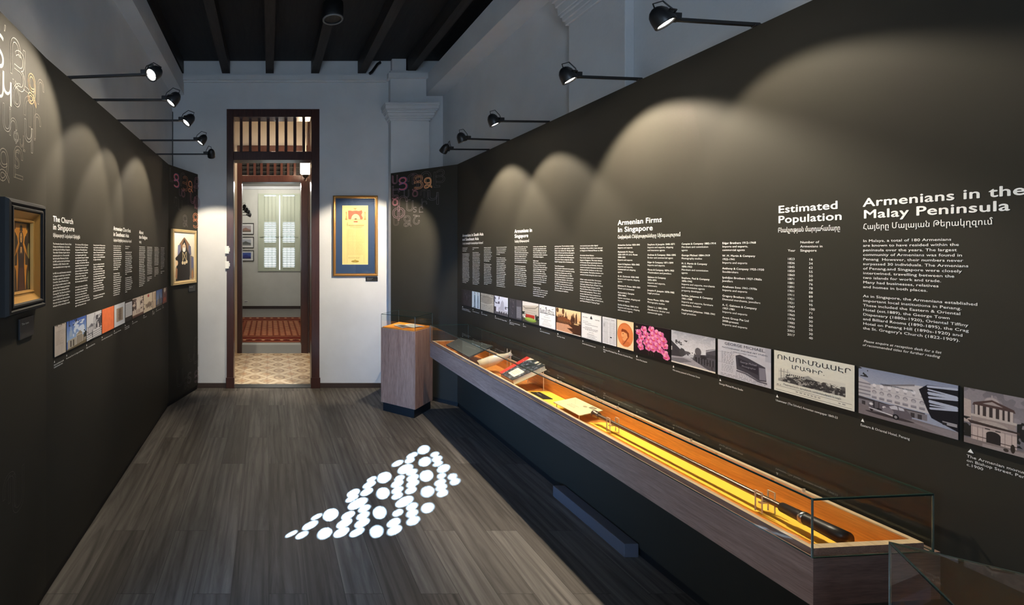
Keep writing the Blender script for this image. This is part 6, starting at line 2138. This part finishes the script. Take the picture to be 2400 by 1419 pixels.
# stoneware bottle lying on its side
b0, b1 = Vector((1.600, 3.345, 0.684)), Vector((1.818, 3.292, 0.785))
ax = (b1 - b0).normalized()
L = (b1 - b0).length
bt = empty('stoneware_bottle', b0, 'cream stoneware bottle lying on its side with its neck propped', 'bottle')
rB = 0.036
prof = [(0.0, 0.0), (0.0, rB * 0.9), (0.004, rB)]
prof += [(L * q, rB * k) for q, k in ((0.1, 1.0), (0.45, 1.0), (0.55, 0.96), (0.66, 0.80), (0.76, 0.58), (0.84, 0.43), (0.90, 0.37), (0.925, 0.36), (0.93, 0.44), (0.985, 0.45), (1.0, 0.40), (1.0, 0.28), (0.95, 0.25), (0.95, 0.0))]
MB().lathe(b0, ax, prof, 28).build('body', M['ceramic'], bt)
st = empty('acrylic_stand', (1.80, 3.296, ZFL), 'small forked acrylic stand holding the neck of the stoneware bottle', 'stand', SG)
for dy in (-0.024, 0.024):
    MB().box(1.799, 1.803, 3.296 + dy - 0.0015, 3.296 + dy + 0.0015, ZFL, 0.815).build('prong', M['acrylic_edge'], st)
MB().box(1.797, 1.805, 3.272, 3.320, 0.753, 0.759).build('crossbar', M['acrylic_edge'], st)
MB().box(1.57, 1.64, 3.31, 3.38, ZFL, 0.648).build('rest', M['acrylic'], st)

# marbled account book on its stand
bc = [(1.558, 2.972, 0.732), (1.558, 2.815, 0.726), (1.815, 2.884, 0.806), (1.815, 3.090, 0.812)]
easel('taller acrylic stand under the marbled book', SG, bc, 0.0365)
bo = empty('marbled_book', (1.69, 2.94, 0.70), 'thick old book with black marbled cover, red spine and white label', 'book')
A, B, C, D = (Vector(c) for c in bc)
nn = (B - A).cross(D - A).normalized()
cov = mat('marbled_board_edge', (0.05, 0.05, 0.06), 0.5)
slab(bc, 0.004, cov, 'front_cover', bo)
ins = [A.lerp(C, 0.02), B.lerp(D, 0.03), C.lerp(A, 0.02), D.lerp(B, 0.03)]
slab([tuple(q - nn * 0.0045) for q in ins], 0.026, M['paper'], 'page_block', bo)
slab([tuple(Vector(q) - nn * 0.031) for q in bc], 0.004, M['paper'], 'back_cover', bo)
p = Pic(90, 130, (34, 38, 48))
p.blotch(16, 0.56, (84, 90, 104), 0.9).blotch(9, 0.60, (20, 22, 28), 0.9).blotch(22, 0.66, (130, 134, 144), 0.8)
p.blotch(5, 0.40, (30, 40, 42), 0.95, (0.1, 0.0, 1, 0.4)).poly([(0.2, 0.0), (0.42, 0.0), (0.28, 0.12), (0.2, 0.2)], (196, 186, 168)).blotch(5, 0.58, (206, 196, 176), 0.9, (0.6, 0.0, 1.0, 0.14))
p.rect(0, 0, 0.20, 1, (186, 52, 44)).grain(0.1)
quad_picture('marbled_cover', p, bc, bo, M['print'], 0.0006)
p = Pic(30, 30, (214, 206, 186))
p.rows(0.15, 0.2, 0.85, 0.8, 4, (120, 104, 84), 0.7)
f_ = lambda s, t_: tuple(A.lerp(B, s).lerp(D.lerp(C, s), t_) + nn * 0.0006)
quad_picture('cover_label', p, [f_(0.38, 0.14), f_(0.86, 0.12), f_(0.86, 0.44), f_(0.38, 0.46)], bo, M['print'], 0.0008)

# envelope on a low acrylic block
ec = [(1.645, 2.54, 0.680), (1.650, 2.335, 0.678), (1.818, 2.392, 0.684), (1.818, 2.606, 0.684)]
easel('low acrylic stand under the cream envelope', SG, ec, 0.003)
ev = empty('stamped_envelope', (1.73, 2.47, 0.68), 'cream envelope with a dark stamp lying beside the staff in the show case', 'envelope')
slab(ec, 0.002, M['paper'], 'sheet', ev)
p = Pic(110, 90, (206, 194, 160))
p.grain(0.05, 6).rect(0.70, 0.06, 0.86, 0.26, (90, 84, 66)).rect(0.73, 0.09, 0.83, 0.23, (150, 142, 116)).ell(0.62, 0.3, 0.06, 0.07, (150, 140, 112)).rows(0.3, 0.5, 0.7, 0.75, 3, (130, 116, 86), 0.6, 0.4)
p.line(0.0, 0.0, 0.42, 0.5, 0.004, (176, 164, 130))
quad_picture('face', p, ec, ev, M['print'], 0.0006)

# long staff on two clear stands
SX, SZ = 1.722, 0.692
sf = empty('presentation_staff', (SX, 1.8, SZ - 0.02), 'long thin metal staff with knob end and thick black handle', 'staff')
MB().tube([(SX, 2.30, SZ), (SX, 1.45, SZ)], 0.0098, 14).build('shaft', M['staff_metal'], sf)
MB().lathe((SX, 2.335, SZ), (0, -1, 0), [(0, 0), (0.002, 0.012), (0.010, 0.0195), (0.020, 0.019), (0.028, 0.013), (0.034, 0.0125), (0.036, 0.016), (0.042, 0.016), (0.044, 0.0098)], 20).build('knob', M['staff_metal'], sf)
MB().lathe((SX, 1.475, SZ), (0, -1, 0), [(0, 0.0098), (0.002, 0.0165), (0.07, 0.019), (0.13, 0.022), (0.166, 0.023), (0.168, 0.0)], 20).build('handle', M['leather'], sf)
MB().lathe((SX, 1.418, SZ), (0, -1, 0), [(0, 0.0178), (0.001, 0.0205), (0.010, 0.0208), (0.011, 0.0185)], 20).build('collar', M['silver'], sf)
for y0, lab in ((2.20, 'forked acrylic stand under the far end of the metal staff'), (1.525, 'forked acrylic stand under the near end of the metal staff')):
    st = empty('acrylic_stand', (SX, y0, ZFL + 0.005), lab, 'stand', SG)
    for dx in (-0.022, 0.022):
        pr = MB().box(SX + dx - 0.002, SX + dx + 0.002, y0 - 0.010, y0 + 0.010, ZFL + 0.010, SZ + 0.026).build('prong', M['acrylic'], st)
        ee = MB()
        for dy in (-0.0105, 0.0105):
            ee.box(SX + dx - 0.002, SX + dx + 0.002, y0 + dy - 0.0008, y0 + dy + 0.0008, ZFL + 0.010, SZ + 0.026)
        ee.box(SX + dx - 0.002, SX + dx + 0.002, y0 - 0.0105, y0 + 0.0105, SZ + 0.0245, SZ + 0.026)
        ee.build('bright_edge', M['acrylic_edge'], pr)
    MB().box(SX - 0.025, SX + 0.025, y0 - 0.010, y0 + 0.010, ZFL + 0.005, ZFL + 0.010).build('foot', M['acrylic'], st)
    MB().box(SX - 0.019, SX + 0.019, y0 - 0.004, y0 + 0.004, SZ - 0.016, SZ - 0.0102).build('crossbar', M['acrylic_edge'], st)

# low dark plinth on the floor against the right panel
tag(MB().box(1.800, 1.873, 2.225, 2.785, 0, 0.068).build('floor_trunking', mat('dark_grey_trunking', (0.10, 0.10, 0.115), 0.3, 0.5), None, 0.003), 'low dark trunking box on the floor under the long show case', 'trunking')
